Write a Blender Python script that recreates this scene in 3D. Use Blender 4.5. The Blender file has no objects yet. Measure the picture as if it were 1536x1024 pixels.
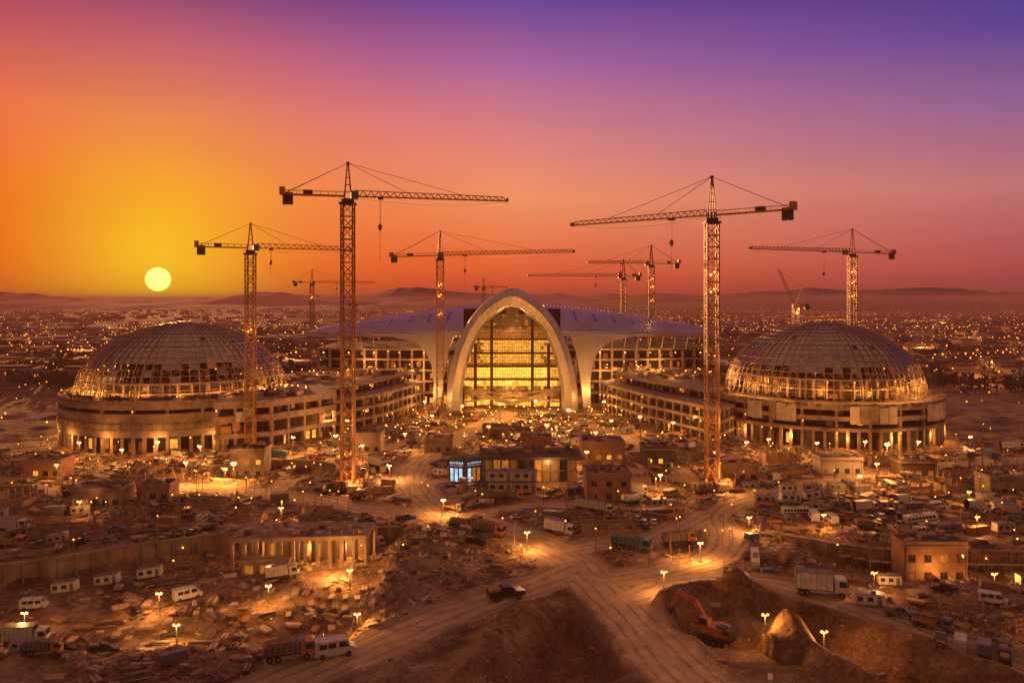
import bpy, math, random
import numpy as np
from mathutils import Vector, Matrix
random.seed(7); rng=np.random.default_rng(7)
sc=bpy.context.scene
sc.view_settings.view_transform='Standard'; sc.view_settings.look='None'
sc.view_settings.exposure=0; sc.view_settings.gamma=1
R=random.random; U=random.uniform
def lin(r,g,b):
    f=lambda c:(c/255/12.92 if c/255<=.04045 else ((c/255+.055)/1.055)**2.4)
    return (f(r),f(g),f(b),1)

# ------------------------------------------------------------------ materials
def mk(name,col,rough=.8,metal=0,var=.35,scale=.6,bump=.3,emit=None,es=0,col2=None,spec=.4):
    m=bpy.data.materials.new(name); m.use_nodes=True; nt=m.node_tree; b=nt.nodes['Principled BSDF']
    b.inputs['Roughness'].default_value=rough; b.inputs['Metallic'].default_value=metal
    b.inputs['Specular IOR Level'].default_value=spec
    tc=nt.nodes.new('ShaderNodeTexCoord'); n=nt.nodes.new('ShaderNodeTexNoise')
    n.inputs['Scale'].default_value=scale; n.inputs['Detail'].default_value=6; n.inputs['Roughness'].default_value=.65
    nt.links.new(tc.outputs['Object'],n.inputs['Vector'])
    r=nt.nodes.new('ShaderNodeValToRGB'); r.color_ramp.elements[0].position=.3; r.color_ramp.elements[1].position=.72
    c2=col2 or tuple(c*(1-var) for c in col)
    r.color_ramp.elements[0].color=(*c2,1); r.color_ramp.elements[1].color=(*[min(1,c*(1+var*.5)) for c in col],1)
    nt.links.new(n.outputs['Fac'],r.inputs['Fac']); nt.links.new(r.outputs['Color'],b.inputs['Base Color'])
    if bump:
        bp=nt.nodes.new('ShaderNodeBump'); bp.inputs['Strength'].default_value=bump; bp.inputs['Distance'].default_value=.15
        nt.links.new(n.outputs['Fac'],bp.inputs['Height']); nt.links.new(bp.outputs['Normal'],b.inputs['Normal'])
    if emit:
        b.inputs['Emission Color'].default_value=(*emit,1)
        n2=nt.nodes.new('ShaderNodeTexNoise'); n2.inputs['Scale'].default_value=.9; nt.links.new(tc.outputs['Object'],n2.inputs['Vector'])
        mr=nt.nodes.new('ShaderNodeMapRange'); mr.inputs['From Min'].default_value=.3; mr.inputs['From Max'].default_value=.7
        mr.inputs['To Min'].default_value=es*.4; mr.inputs['To Max'].default_value=es*1.3
        nt.links.new(n2.outputs['Fac'],mr.inputs['Value']); nt.links.new(mr.outputs['Result'],b.inputs['Emission Strength'])
        m.cycles.emission_sampling='NONE'
    return m
M={}
M['conc']=mk('concrete',(.29,.215,.16),.85,0,.55,.35)
M['concd']=mk('dark_concrete',(.10,.07,.055),.9,0,.5,.3)
M['dark']=mk('dark_interior',(.03,.02,.015),.9)
M['lit']=mk('lit_window',(.3,.2,.1),.4,0,.3,.5,0,(1,.40,.035),1.3)
M['lit2']=mk('dim_window',(.2,.12,.06),.4,0,.3,.5,0,(1,.31,.03),.42)
M['lit3']=mk('bright_window',(.4,.3,.1),.4,0,.3,.5,0,(1,.46,.05),2.2)
M['lit4']=mk('faint_window',(.12,.09,.06),.3,0,.3,.5,0,(1,.33,.05),.13)
M['bulb']=mk('lamp_bulb',(.8,.6,.3),.4,0,.1,.5,0,(1,.36,.045),11)
M['bulbr']=mk('town_lamp_bulb',(.8,.6,.3),.4,0,.1,.5,0,(1,.27,.03),5.2)
M['panel']=mk('hoarding_panel',(.46,.40,.34),.7,0,.4,.3)
M['steel']=mk('steel',(.15,.10,.07),.5,.4,.4,1)
M['rib']=mk('dome_rib',(.38,.28,.20),.45,.4,.3,1)
M['crane']=mk('crane_paint',(.38,.17,.05),.5,.1,.5,.8)
M['craned']=mk('crane_dark',(.06,.04,.035),.6,.2)
M['metal']=mk('brushed_cladding',(.50,.47,.47),.36,.7,.25,.12,.05)
M['roof']=mk('roof_cladding',(.42,.38,.38),.42,.55,.3,.1,.08)
M['skyl']=mk('skylight',(.07,.07,.09),.2,.2)
for i,(c,r_) in enumerate([((.36,.33,.35),.24),((.31,.29,.32),.2),((.41,.36,.36),.28),((.50,.35,.22),.34)]):
    M['gl%d'%i]=mk('dome_glass_%d'%i,c,r_,.7,.3,.25,.05)
M['tyre']=mk('tyre',(.02,.02,.02),.9)
M['glass']=mk('vehicle_glass',(.02,.025,.03),.08,0,.1,1,0,spec=.8)
M['white']=mk('white_paint',(.60,.56,.52),.5,0,.4,1.2,.05)
M['blue']=mk('blue_paint',(.07,.15,.26),.45,0,.35,1,.05)
M['orange']=mk('orange_paint',(.52,.20,.05),.5,0,.5,1,.05)
M['grey']=mk('grey_paint',(.18,.16,.15),.5,.1,.4,1,.05)
M['black']=mk('black_paint',(.035,.033,.035),.35,0,.3,1,.05)
M['red']=mk('red_paint',(.24,.06,.03),.5,0,.35,1,.05)
M['wood']=mk('timber',(.36,.20,.10),.85,0,.45,1.5)
M['woodp']=mk('pale_timber',(.55,.40,.26),.85,0,.35,1.5)
M['ochre']=mk('ochre_render',(.34,.19,.11),.85,0,.4,.5)
M['earth']=mk('excavated_earth',(.24,.13,.07),.95,0,.5,.8,.8)
M['leaf']=mk('foliage',(.045,.05,.025),.9,0,.5,.2)
M['hill']=mk('hill_soil',(.04,.026,.034),.95,0,.4,.004,0)
M['screen']=mk('led_screen',(.3,.4,.5),.4,0,.3,2,0,(.45,.75,1),.9)
M['head']=mk('headlamp',(.8,.7,.5),.3,0,.1,1,0,(1,.55,.18),12)
MI=list(M.keys())

# ------------------------------------------------------------------ mesh builder
class MB:
    def __init__(s): s.v=[];s.f=[];s.m=[]
    def add(s,vs,fs,mat):
        o=len(s.v); s.v.extend([tuple(p) for p in vs]); s.f.extend([tuple(i+o for i in f) for f in fs]); s.m.extend([mat]*len(fs))
    def box(s,x,y,z,sx,sy,sz,mat,rot=0,tilt=0):
        c,si=math.cos(rot),math.sin(rot); vs=[]
        for dz in(0,sz):
            for dx,dy in((-1,-1),(1,-1),(1,1),(-1,1)):
                a,b=dx*sx/2,dy*sy/2
                vs.append((x+a*c-b*si,y+a*si+b*c,z+dz+a*tilt))
        s.add(vs,[(3,2,1,0),(4,5,6,7),(0,1,5,4),(1,2,6,5),(2,3,7,6),(3,0,4,7)],mat)
    def beam(s,p,q,w,mat,w2=None,h=None):
        p=Vector(p);q=Vector(q);d=q-p
        if d.length<1e-6:return
        d.normalize(); a=d.cross(Vector((0,0,1)))
        if a.length<.01:a=Vector((1,0,0))
        a.normalize(); b=a.cross(d); w2=w if w2 is None else w2; h1=h or w; h2=h or w2
        vs=[p+a*w/2*i+b*h1/2*j for i,j in((-1,-1),(1,-1),(1,1),(-1,1))]+[q+a*w2/2*i+b*h2/2*j for i,j in((-1,-1),(1,-1),(1,1),(-1,1))]
        s.add(vs,[(3,2,1,0),(4,5,6,7),(0,1,5,4),(1,2,6,5),(2,3,7,6),(3,0,4,7)],mat)
    def cyl(s,p,q,r1,r2,n,mat):
        p=Vector(p);q=Vector(q);d=(q-p).normalized();a=d.orthogonal().normalized();b=d.cross(a)
        vs=[p+(a*math.cos(t)+b*math.sin(t))*r1 for t in[2*math.pi*i/n for i in range(n)]]+[q+(a*math.cos(t)+b*math.sin(t))*r2 for t in[2*math.pi*i/n for i in range(n)]]
        s.add(vs,[(i,(i+1)%n,(i+1)%n+n,i+n) for i in range(n)]+[tuple(range(n-1,-1,-1)),tuple(range(n,2*n))],mat)
    def prism(s,poly,z0,z1,mat):
        n=len(poly)
        s.add([(x,y,z0) for x,y in poly]+[(x,y,z1) for x,y in poly],[(i,(i+1)%n,(i+1)%n+n,i+n) for i in range(n)]+[tuple(range(n-1,-1,-1)),tuple(range(n,2*n))],mat)
    def ext(s,prof,y0,y1,mat):
        n=len(prof)
        s.add([(x,y0,z) for x,z in prof]+[(x,y1,z) for x,z in prof],[(i,(i+1)%n,(i+1)%n+n,i+n) for i in range(n)]+[tuple(range(n-1,-1,-1)),tuple(range(n,2*n))],mat)
    def octa(s,x,y,z,r,mat):
        s.add([(x+r,y,z),(x-r,y,z),(x,y+r,z),(x,y-r,z),(x,y,z+r),(x,y,z-r)],[(0,2,4),(2,1,4),(1,3,4),(3,0,4),(2,0,5),(1,2,5),(3,1,5),(0,3,5)],mat)
    def mesh(s,name,smooth=False):
        me=bpy.data.meshes.new(name); me.from_pydata(s.v,[],s.f)
        used=sorted(set(s.m),key=MI.index); ix={k:i for i,k in enumerate(used)}
        for k in used: me.materials.append(M[k])
        me.polygons.foreach_set('material_index',[ix[k] for k in s.m])
        if smooth: me.polygons.foreach_set('use_smooth',[True]*len(s.f))
        me.update(); return me
    def obj(s,name,loc=(0,0,0),rot=0,smooth=False):
        return put(s.mesh(name,smooth),name,loc,rot)
def put(me,name,loc=(0,0,0),rot=0,sc_=1):
    o=bpy.data.objects.new(name,me); bpy.context.collection.objects.link(o)
    o.location=loc; o.rotation_euler=(0,0,rot); o.scale=(sc_,)*3; return o
def lamp(x,y,z,p,col=(1,.40,.09),r=.35,parent=None):
    l=bpy.data.lights.new('lamp_light','POINT'); l.energy=p; l.color=col; l.shadow_soft_size=r
    o=bpy.data.objects.new('lamp_light',l); bpy.context.collection.objects.link(o); o.location=(x,y,z)
    if parent: o.parent=parent; o.location=Vector((x,y,z))-parent.location
    return o

# ------------------------------------------------------------------ terrain
lat=rng.random((256,256))
def vn(x,y):
    xi=np.floor(x).astype(int);yi=np.floor(y).astype(int);fx=x-xi;fy=y-yi;fx=fx*fx*(3-2*fx);fy=fy*fy*(3-2*fy)
    a=lat[xi%256,yi%256];b=lat[(xi+1)%256,yi%256];c=lat[xi%256,(yi+1)%256];d=lat[(xi+1)%256,(yi+1)%256]
    return (a*(1-fx)+b*fx)*(1-fy)+(c*(1-fx)+d*fx)*fy-.5
def fbm(x,y,s,o=4):
    r=0;a=1
    for i in range(o): r=r+a*vn(x/s+17*i,y/s+9*i); s/=2.1;a*=.5
    return r
def ss(t): t=np.clip(t,0,1); return t*t*(3-2*t)
def smooth_line(p,n=5):
    o=[]
    for i in range(len(p)-1):
        p0=p[max(0,i-1)];p1=p[i];p2=p[i+1];p3=p[min(len(p)-1,i+2)]
        for k in range(n):
            t=k/n;o.append(tuple(.5*(2*p1[c]+(p2[c]-p0[c])*t+(2*p0[c]-5*p1[c]+4*p2[c]-p3[c])*t*t+(3*p1[c]-p0[c]-3*p2[c]+p3[c])*t**3) for c in(0,1)))
    return o+[p[-1]]
roads=[([(30,92),(23.7,104.5),(20.2,120),(15.4,139.5),(9.5,158),(-4.1,176),(-21.3,198),(-29.6,240),(-17,300),(-2.4,353)],5.0),
 ([(15,142),(28.3,148),(40,157),(45.5,171),(48,187),(65.9,205),(126,240),(200,260)],4.0),
 ([(-4,176),(-33,190),(-63.4,207),(-101,214),(-150,200)],4.2),
 ([(18,132),(30,142),(42,142),(53.5,133),(62,118),(70,104),(78,90)],3.8),
 ([(13,150),(3,139),(-7.5,130),(-23.4,112),(-36,98)],4.2),
 ([(-2,340),(30,320),(45,270),(50,215)],3.4),([(-20,300),(-45,270),(-60,240),(-63,207)],3.4),
 ([(11,160),(34,172),(46,187)],3.6),([(-10,185),(10,196),(40,190)],3),([(-26,215),(0,236),(30,238),(60,205)],3)]
roads=[(smooth_line(p,4),w) for p,w in roads]
def roadinfo(x,y):
    best=np.full(np.shape(x),1e9);lt=np.zeros(np.shape(x))
    for pts,w in roads:
        for (ax,ay),(bx,by) in zip(pts[:-1],pts[1:]):
            dx,dy=bx-ax,by-ay;L=math.hypot(dx,dy)
            t=np.clip(((x-ax)*dx+(y-ay)*dy)/L/L,0,1)
            d=np.hypot(x-ax-t*dx,y-ay-t*dy); k=d/w
            lt=np.where(k<best,d,lt);best=np.minimum(best,k)
    return best,lt
def seg(x,y,a,b):
    dx,dy=b[0]-a[0],b[1]-a[1];L2=dx*dx+dy*dy;t=np.clip(((x-a[0])*dx+(y-a[1])*dy)/L2,0,1)
    return np.hypot(x-a[0]-t*dx,y-a[1]-t*dy)
LB=([-160,-96,-62,-22],[141,150,171,176]); RB=([56,71,101,160],[171,160,158,150])
def feat(x,y,k,rm):
    w=fbm(x,y,7)*2.6+fbm(x,y,1.8,2)*.7
    hw=np.interp(y,[92,120,136],[13.5,9,3.5])
    f=-5.2*ss((hw-(seg(x,y,(2,90),(10.5,130))+w))/6.5)*ss((k-.85)/.7)
    f=f+1.5*np.exp(-((seg(x,y,(-9,96),(2,128))+w*.5)/3.0)**2)*ss((k-.9)/.8)
    ring=np.hypot((x-33),(y-124)); an=np.arctan2(y-124,x-33)
    f=f+2.8*np.exp(-((ring-10.5+w*.7)/2.5)**2)*ss((k-.8)/.6)*np.where((an<-1.2)&(an>-3.0),0,1)-1.6*ss((9-ring)/3)
    t=seg(x,y,(44,130),(58,96)); f=f+(-4.4*ss((5.5-(t+w*.8))/3.5)+2.3*np.exp(-((t-8.2+w*.6)/2.2)**2))*ss((k-.85)/.6)
    return f
def Hk(x,y,k):
    near=ss((y-70)/10)*ss((420-y)/60)*ss((260-np.abs(x))/60)
    rm=ss((k-.9)/1.2)
    h=(fbm(x,y,14)*1.5+fbm(x,y,3,3)*.6)*near*(.10+.9*rm)
    h=h+near*.6*np.exp(-((k-1.18)/.16)**2)*np.clip(fbm(x+50,y,9,3)*2+.6,0,1.3)
    h=h+feat(x,y,k,rm)
    yb=np.interp(x,*LB); h=h-3.5*ss((yb-y)/.8)*ss((y-114)/9)*ss((-22-x)/5)*ss((x+150)/20)
    yb=np.interp(x,*RB); h=h-3.0*ss((yb-y)/.8)*ss((y-141)/6)*ss((x-57)/3)
    q=np.hypot((x+70)/1.5,y-236); h=h-3.0*ss((13-q)/1.0)
    yy=np.maximum(y,1); h=h+(1-near)*ss((y-500)/900)*fbm(x,yy,700,3)*14-(1-near)*0.2
    return h
def axis(*segs):
    o=[]
    for a,b,s in segs:o+=list(np.arange(a,b,s))
    return np.array(o)
pos=[300.];
while pos[-1]<7500: pos.append(pos[-1]*1.12)
xs=np.concatenate([-np.array(pos)[::-1],axis((-290,-140,5),(-140,-72,.9),(-72,72,.5),(72,140,.9),(140,296,5)),np.array(pos)])
yp=[462.]
while yp[-1]<9500: yp.append(yp[-1]*1.035)
ys=np.concatenate([axis((-3000,0,400),(0,84,6),(84,180,.5),(180,240,.8),(240,460,2.2)),np.array(yp)])
X,Y=np.meshgrid(xs,ys); k,lt=roadinfo(X,Y); Z=Hk(X,Y,k)
nx,ny=len(xs),len(ys)
def bil(G,x,y):
    i=min(max(int(np.searchsorted(xs,x))-1,0),nx-2);j=min(max(int(np.searchsorted(ys,y))-1,0),ny-2)
    fx=(x-xs[i])/(xs[i+1]-xs[i]);fy=(y-ys[j])/(ys[j+1]-ys[j])
    return float((G[j,i]*(1-fx)+G[j,i+1]*fx)*(1-fy)+(G[j+1,i]*(1-fx)+G[j+1,i+1]*fx)*fy)
def hz(x,y): return bil(Z,x,y)
def rk(x,y): return bil(k,x,y)
me=bpy.data.meshes.new('ground'); me.vertices.add(nx*ny)
me.vertices.foreach_set('co',np.stack([X,Y,Z],-1).ravel())
i,j=np.meshgrid(np.arange(nx-1),np.arange(ny-1)); a=(j*nx+i).ravel()
q=np.stack([a,a+1,a+nx+1,a+nx],-1).ravel(); nf=len(a)
me.loops.add(nf*4);me.polygons.add(nf)
me.loops.foreach_set('vertex_index',q); me.polygons.foreach_set('loop_start',np.arange(nf)*4)
me.polygons.foreach_set('use_smooth',np.ones(nf,bool)); me.update(calc_edges=True)
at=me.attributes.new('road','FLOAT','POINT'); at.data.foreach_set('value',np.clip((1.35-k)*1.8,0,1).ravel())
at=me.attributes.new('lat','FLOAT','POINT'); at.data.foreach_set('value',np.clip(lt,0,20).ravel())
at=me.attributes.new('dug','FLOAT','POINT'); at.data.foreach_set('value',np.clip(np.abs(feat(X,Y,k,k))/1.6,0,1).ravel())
g=put(me,'ground')
m=bpy.data.materials.new('site_dirt');m.use_nodes=True;nt=m.node_tree;B=nt.nodes['Principled BSDF'];N=nt.nodes.new;Lk=nt.links.new
B.inputs['Roughness'].default_value=.9;B.inputs['Specular IOR Level'].default_value=.25
tc=N('ShaderNodeTexCoord')
def noise(s,d=8,r=.65):
    n=N('ShaderNodeTexNoise');n.inputs['Scale'].default_value=s;n.inputs['Detail'].default_value=d;n.inputs['Roughness'].default_value=r;Lk(tc.outputs['Object'],n.inputs['Vector']);return n.outputs['Fac']
def ramp(f,els):
    r=N('ShaderNodeValToRGB');Lk(f,r.inputs['Fac']);e=r.color_ramp.elements
    e[0].position=els[0][0];e[0].color=(*els[0][1],1);e[1].position=els[-1][0];e[1].color=(*els[-1][1],1)
    for p,c in els[1:-1]:x=e.new(p);x.color=(*c,1)
    return r.outputs['Color']
def mth(op,a,b=None,c=None,clamp=False):
    n=N('ShaderNodeMath');n.operation=op;n.use_clamp=clamp
    for i_,v in enumerate((a,b,c)):
        if v is None:continue
        if isinstance(v,(int,float)):n.inputs[i_].default_value=v
        else:Lk(v,n.inputs[i_])
    return n.outputs[0]
def mix(f,a,b,bt='MIX'):
    n=N('ShaderNodeMix');n.data_type='RGBA';n.blend_type=bt
    for s_,v in ((n.inputs[0],f),(n.inputs[6],a),(n.inputs[7],b)):
        if isinstance(v,(int,float)):s_.default_value=v
        elif isinstance(v,tuple):s_.default_value=v if len(v)==4 else (*v,1)
        else:Lk(v,s_)
    return n.outputs[2]
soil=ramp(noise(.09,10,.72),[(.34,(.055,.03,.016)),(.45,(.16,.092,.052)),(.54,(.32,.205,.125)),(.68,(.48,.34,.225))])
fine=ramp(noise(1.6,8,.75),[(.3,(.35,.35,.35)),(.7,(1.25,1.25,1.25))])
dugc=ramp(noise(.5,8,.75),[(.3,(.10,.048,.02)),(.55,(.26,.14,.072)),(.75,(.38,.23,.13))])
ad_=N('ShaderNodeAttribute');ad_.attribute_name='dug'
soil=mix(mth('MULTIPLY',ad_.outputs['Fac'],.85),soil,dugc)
soil=mix(1.0,soil,fine,'MULTIPLY')
roadc=ramp(noise(.22,9,.75),[(.3,(.29,.195,.125)),(.5,(.45,.325,.22)),(.7,(.56,.425,.30))])
ar=N('ShaderNodeAttribute');ar.attribute_name='road';al=N('ShaderNodeAttribute');al.attribute_name='lat'
wob=mth('ADD',al.outputs['Fac'],mth('MULTIPLY',noise(.07,4,.6),3.4))
trk=mth('POWER',mth('ABSOLUTE',mth('SINE',mth('MULTIPLY',wob,1.55))),9)
trk=mth('MULTIPLY',trk,mth('SUBTRACT',mth('MULTIPLY',noise(.16,6,.7),3.4),1.0,clamp=True),clamp=True)
roadc=mix(mth('MULTIPLY',trk,.7),roadc,(.12,.07,.045,1))
rf=mth('MULTIPLY',ar.outputs['Fac'],mth('ADD',mth('MULTIPLY',noise(.5,6),1.0),.45),clamp=True)
col=mix(rf,soil,roadc)
sp=N('ShaderNodeSeparateXYZ');Lk(tc.outputs['Object'],sp.inputs[0])
far=N('ShaderNodeMapRange');far.interpolation_type='SMOOTHSTEP';far.inputs['From Min'].default_value=350;far.inputs['From Max'].default_value=560;Lk(sp.outputs['Y'],far.inputs['Value'])
vo=N('ShaderNodeTexVoronoi');vo.inputs['Scale'].default_value=.006;Lk(tc.outputs['Object'],vo.inputs['Vector'])
vs_=N('ShaderNodeSeparateColor');Lk(vo.outputs['Color'],vs_.inputs[0])
fld=ramp(vs_.outputs[0],[(.0,(.03,.024,.015)),(.45,(.06,.038,.024)),(.6,(.14,.08,.048)),(.8,(.04,.03,.02)),(1,(.23,.14,.09))])
fld=mix(1.0,fld,ramp(noise(.02,10,.75),[(.35,(.3,.3,.3)),(.65,(1.4,1.4,1.4))]),'MULTIPLY')
col=mix(far.outputs['Result'],col,fld)
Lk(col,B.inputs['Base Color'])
bp=N('ShaderNodeBump');bp.inputs['Strength'].default_value=1;bp.inputs['Distance'].default_value=.6
hh=mth('ADD',noise(.7,10,.72),mth('MULTIPLY',mth('MULTIPLY',trk,ar.outputs['Fac']),-.3));Lk(hh,bp.inputs['Height']);Lk(bp.outputs['Normal'],B.inputs['Normal'])
me.materials.append(m)

# ------------------------------------------------------------------ hills
for n_,(yd,zb,am,s_) in enumerate([(6800,74,100,900),(5400,48,70,700),(4300,24,44,500)]):
    b=MB();pts=[]
    xs2=np.linspace(-7000,7000,300);zz=zb+am*(fbm(xs2+n_*999,xs2*0+n_*31.0,s_,5)+.25)+ (xs2>0)*18*ss(xs2/2500)
    rows=[(-900,-5),(-450,.55),(0,1),(500,-5)]
    for dy,kz in rows: pts+= [(x,yd+dy,(z*kz if kz>0 else -5)) for x,z in zip(xs2,zz)]
    L=len(xs2);fs=[(r*L+i,r*L+i+1,(r+1)*L+i+1,(r+1)*L+i) for r in range(3) for i in range(L-1)]
    b.add(pts,fs,'hill');b.obj('hills',smooth=True)

# ------------------------------------------------------------------ distant plain
b=MB();bt=MB();bl=MB()
for _ in range(1900):
    y=500*math.exp(R()*1.9);x=U(-.85,.85)*y;z=hz(x,y)
    if y<560 and abs(x)<110:continue
    w,d,h=U(8,34),U(8,22),U(3,8)
    b.box(x,y,z-.5,w,d,h,random.choice(['conc','panel','ochre','concd','concd']),U(0,3))
    if R()<.5:b.box(x,y,z+h-.5,w*.7,d*.5,1.8,'concd',0)
b.obj('distant_town')
for _ in range(260):
    y=430*math.exp(R()*2.2);x=U(-.85,.85)*y
    if y<620 and abs(x)<140:continue
    n=random.randint(8,30);dx,dy=U(-1,1),U(-.4,.4)
    for i_ in range(n):
        tx=x+dx*i_*9+U(-4,4);ty=y+dy*i_*9+U(-5,5);tz=hz(tx,ty)
        hh_=U(4,9)
        bt.cyl((tx,ty,tz-1),(tx,ty,tz+hh_*.4),.4,.2,4,'leaf')
        for _k in range(16):
            a1=U(0,6.28);rr=U(.3,1)*hh_*.45;px_,py_,pz=tx+math.cos(a1)*rr,ty+math.sin(a1)*rr,tz+hh_*U(.25,1)
            s1=U(.6,1.5);bt.add([(px_-s1,py_,pz),(px_+U(0,s1),py_-s1*.5,pz-s1*.6),(px_+s1,py_+s1,pz+s1*.3),(px_,py_+.3,pz+s1)],[(0,1,2,3)],'leaf')
bt.obj('distant_trees')
for _ in range(3600):
    y=470*math.exp((R()**.8)*2.25);x=U(-.9,.9)*y
    if y<560 and abs(x)<130:continue
    bl.octa(x,y,hz(x,y)+U(4,9),U(.2,.65)*(1 if y<1200 else 1.7),'bulbr')
for _ in range(54):
    y=600*math.exp(R()*1.7);x=U(-.6,.6)*y;dx,dy=U(-1,1),U(-.25,.25)
    for i_ in range(22): bl.octa(x+dx*i_*26,y+dy*i_*26,hz(x,y)+8,U(.35,.9),'bulbr')
for _ in range(140):
    x=random.choice([-1,1])*U(175,330);y=U(270,560);bl.octa(x,y,hz(x,y)+4,U(.18,.45),'bulbr')
tl=bl.obj('town_lights')
for _ in range(30):
    y=U(400,1100);x=random.choice([-1,1])*U(.25,.68)*y
    lamp(x,y,hz(x,y)+9,U(12000,40000),(1,.34,.06),1,tl)

# ------------------------------------------------------------------ framed concrete buildings
def inset(poly,d):
    n=len(poly);o=[]
    for i_ in range(n):
        p0=Vector(poly[i_-1]);p=Vector(poly[i_]);p1=Vector(poly[(i_+1)%n])
        a1=(p-p0).normalized();a2=(p1-p).normalized();n1=Vector((-a1.y,a1.x));n2=Vector((-a2.y,a2.x));nn=(n1+n2)
        nn=nn/max(.35,nn.length_squared/2);o.append(tuple(p+nn*d))
    return o
def framed(b,poly,z,levels,sp=6,ins=4,cw=.8,litp=.2,bulbs=.12,slabmat='conc'):
    for lv in levels:
        h,sl,lp=lv[:3];stp=lv[3] if len(lv)>3 else 1
        core=inset(poly,ins);b.prism(core,z,z+h,'dark')
        ci=inset(poly,.9);n=len(poly)
        for i_ in range(0,n,stp):
            p=Vector(ci[i_]);q_=Vector(ci[(i_+1)%n]);L=(q_-p).length;k_=max(1,int(round(L/sp)))
            for t in range(k_):
                c=p.lerp(q_,t/k_);b.box(c.x,c.y,z,cw,cw,h,slabmat if R()<.8 else 'ochre',math.atan2(q_.y-p.y,q_.x-p.x))
                if R()<bulbs:b.octa(c.x-.0,c.y-.6,z+h-.5,.2,'bulb')
        for i_ in range(n):
            p=Vector(core[i_]);q_=Vector(core[(i_+1)%n]);L=(q_-p).length;k_=max(1,int(L/3));u=(q_-p).normalized();no=Vector((u.y,-u.x))
            for t in range(k_):
                if R()<lp:
                    c=p+u*(t+.5)*L/k_+no*.06;w_=L/k_*U(.4,.85)
                    a_=c-u*w_/2;c2=c+u*w_/2;z0,z1=z+h*U(.1,.3),z+h*U(.6,.9)
                    b.add([(a_.x,a_.y,z0),(c2.x,c2.y,z0),(c2.x,c2.y,z1),(a_.x,a_.y,z1)],[(0,1,2,3)],random.choice(['lit','lit2','lit2']))
                elif R()<.4:
                    c=p+u*(t+.5)*L/k_+no*.3;b.box(c.x,c.y,z,L/k_*.7,.4,h*U(.3,.9),random.choice(['concd','ochre']),math.atan2(u.y,u.x))
        b.prism(poly,z+h,z+h+sl,slabmat);z+=h+sl
    return z
def circ(cx,cy,r,n=64): return [(cx+r*math.cos(2*math.pi*i_/n),cy+r*math.sin(2*math.pi*i_/n)) for i_ in range(n)]
def rooftop(b,x0,x1,y0,y1,z,n):
    for _ in range(n):
        b.box(U(x0,x1),U(y0,y1),z,U(1,5),U(1,4),U(.4,1.8),random.choice(['conc','concd','panel','wood','ochre','woodp']),U(0,3))
        if R()<.3:b.octa(U(x0,x1),U(y0,y1),z+2.2,.22,'bulb')
def ringwall(b,cx,cy,r,z,h,a0,a1,n,mat,th=.4):
    for i_ in range(n):
        t0=a0+(a1-a0)*i_/n;t1=a0+(a1-a0)*(i_+.93)/n
        p=(cx+r*math.cos(t0),cy+r*math.sin(t0));q_=(cx+r*math.cos(t1),cy+r*math.sin(t1))
        L=math.dist(p,q_);b.box((p[0]+q_[0])/2,(p[1]+q_[1])/2,z,L,th,h*U(.9,1.05),mat if isinstance(mat,str) else random.choice(mat),math.atan2(q_[1]-p[1],q_[0]-p[0]))
def dome(cx,cy,r,z0,rise,nm,npar,g0,name,pod,seed):
    random.seed(seed)
    b=MB()
    def P(i_,j_,k_=1.0):
        ph=math.radians(86)*j_/npar;t=2*math.pi*i_/nm
        return Vector((cx+k_*r*math.cos(ph)*math.cos(t),cy+k_*r*math.cos(ph)*math.sin(t),z0+k_*rise*math.sin(ph)**.96))
    for j_ in range(npar):
        for i_ in range(nm):
            big=.46 if i_%6==0 else .22
            if not(j_>npar-4 and i_%3):b.beam(P(i_,j_),P(i_,j_+1),big,'rib')
            b.beam(P(i_,j_),P(i_+1,j_),.34 if j_%3==0 else .18,'rib')
            if j_>=g0 or (j_==g0-1 and R()<.5) or R()<.03:
                if R()<.985 or j_>npar-2:
                    c=[P(i_,j_,.994),P(i_+1,j_,.994),P(i_+1,j_+1,.994),P(i_,j_+1,.994)]
                    b.add(c,[(0,1,2,3)],random.choice(['gl0','gl0','gl0','gl1','gl1','gl2','gl3' if R()<.5 else 'gl0']))
            else:
                if R()<.5: b.beam(P(i_,j_,.985),P(i_+1,j_+1,.985),.13,'rib')
                q1=P(i_,j_,.95);q2=P(i_,j_+1,.95);b.beam(q1,q2,.16,'rib')
                if R()<.4:b.beam(q1,P(i_+1,j_,.95),.14,'rib')
            if j_<g0 and R()<.10:p=P(i_,j_,.97);b.octa(p.x,p.y,p.z,.17,'bulb')
    b.cyl((cx,cy,z0+rise-1),(cx,cy,z0+rise+.5),3.2,2.6,16,'rib')
    for i_ in range(10): b.cyl((cx+U(-2.5,2.5),cy+U(-2.5,2.5),z0+rise),(cx+U(-2.5,2.5),cy+U(-2.5,2.5),z0+rise+U(1,1.8)),.08,.08,4,'steel')
    framed(b,circ(cx,cy,r*.82,40),z0,[(3.0,.5,.16),(2.8,.4,.10)],5,3,.6,.1,.14,'conc')
    framed(b,circ(cx,cy,r*.64,36),z0+7,[(3.0,.4,.08),(2.6,.4,.04)],5,3,.5,.1,.08,'concd')
    pod(b)
    o=b.obj(name)
    for t in np.linspace(math.pi*1.03,math.pi*1.97,9):
        lamp(cx+r*.9*math.cos(t),cy+r*.9*math.sin(t),z0+3,2600,(1,.40,.08),.4,o)
        lamp(cx+r*1.05*math.cos(t),cy+r*1.05*math.sin(t),z0+4,650,(1,.40,.08),.4,o)
    for t in np.linspace(math.pi*1.05,math.pi*1.95,8):
        lamp(cx+r*1.17*math.cos(t),cy+r*1.17*math.sin(t),4.0,1900,(1,.40,.08),.4,o)
    return o
LX,LY=-124,303;RX,RY=119,307;PR=42
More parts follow.
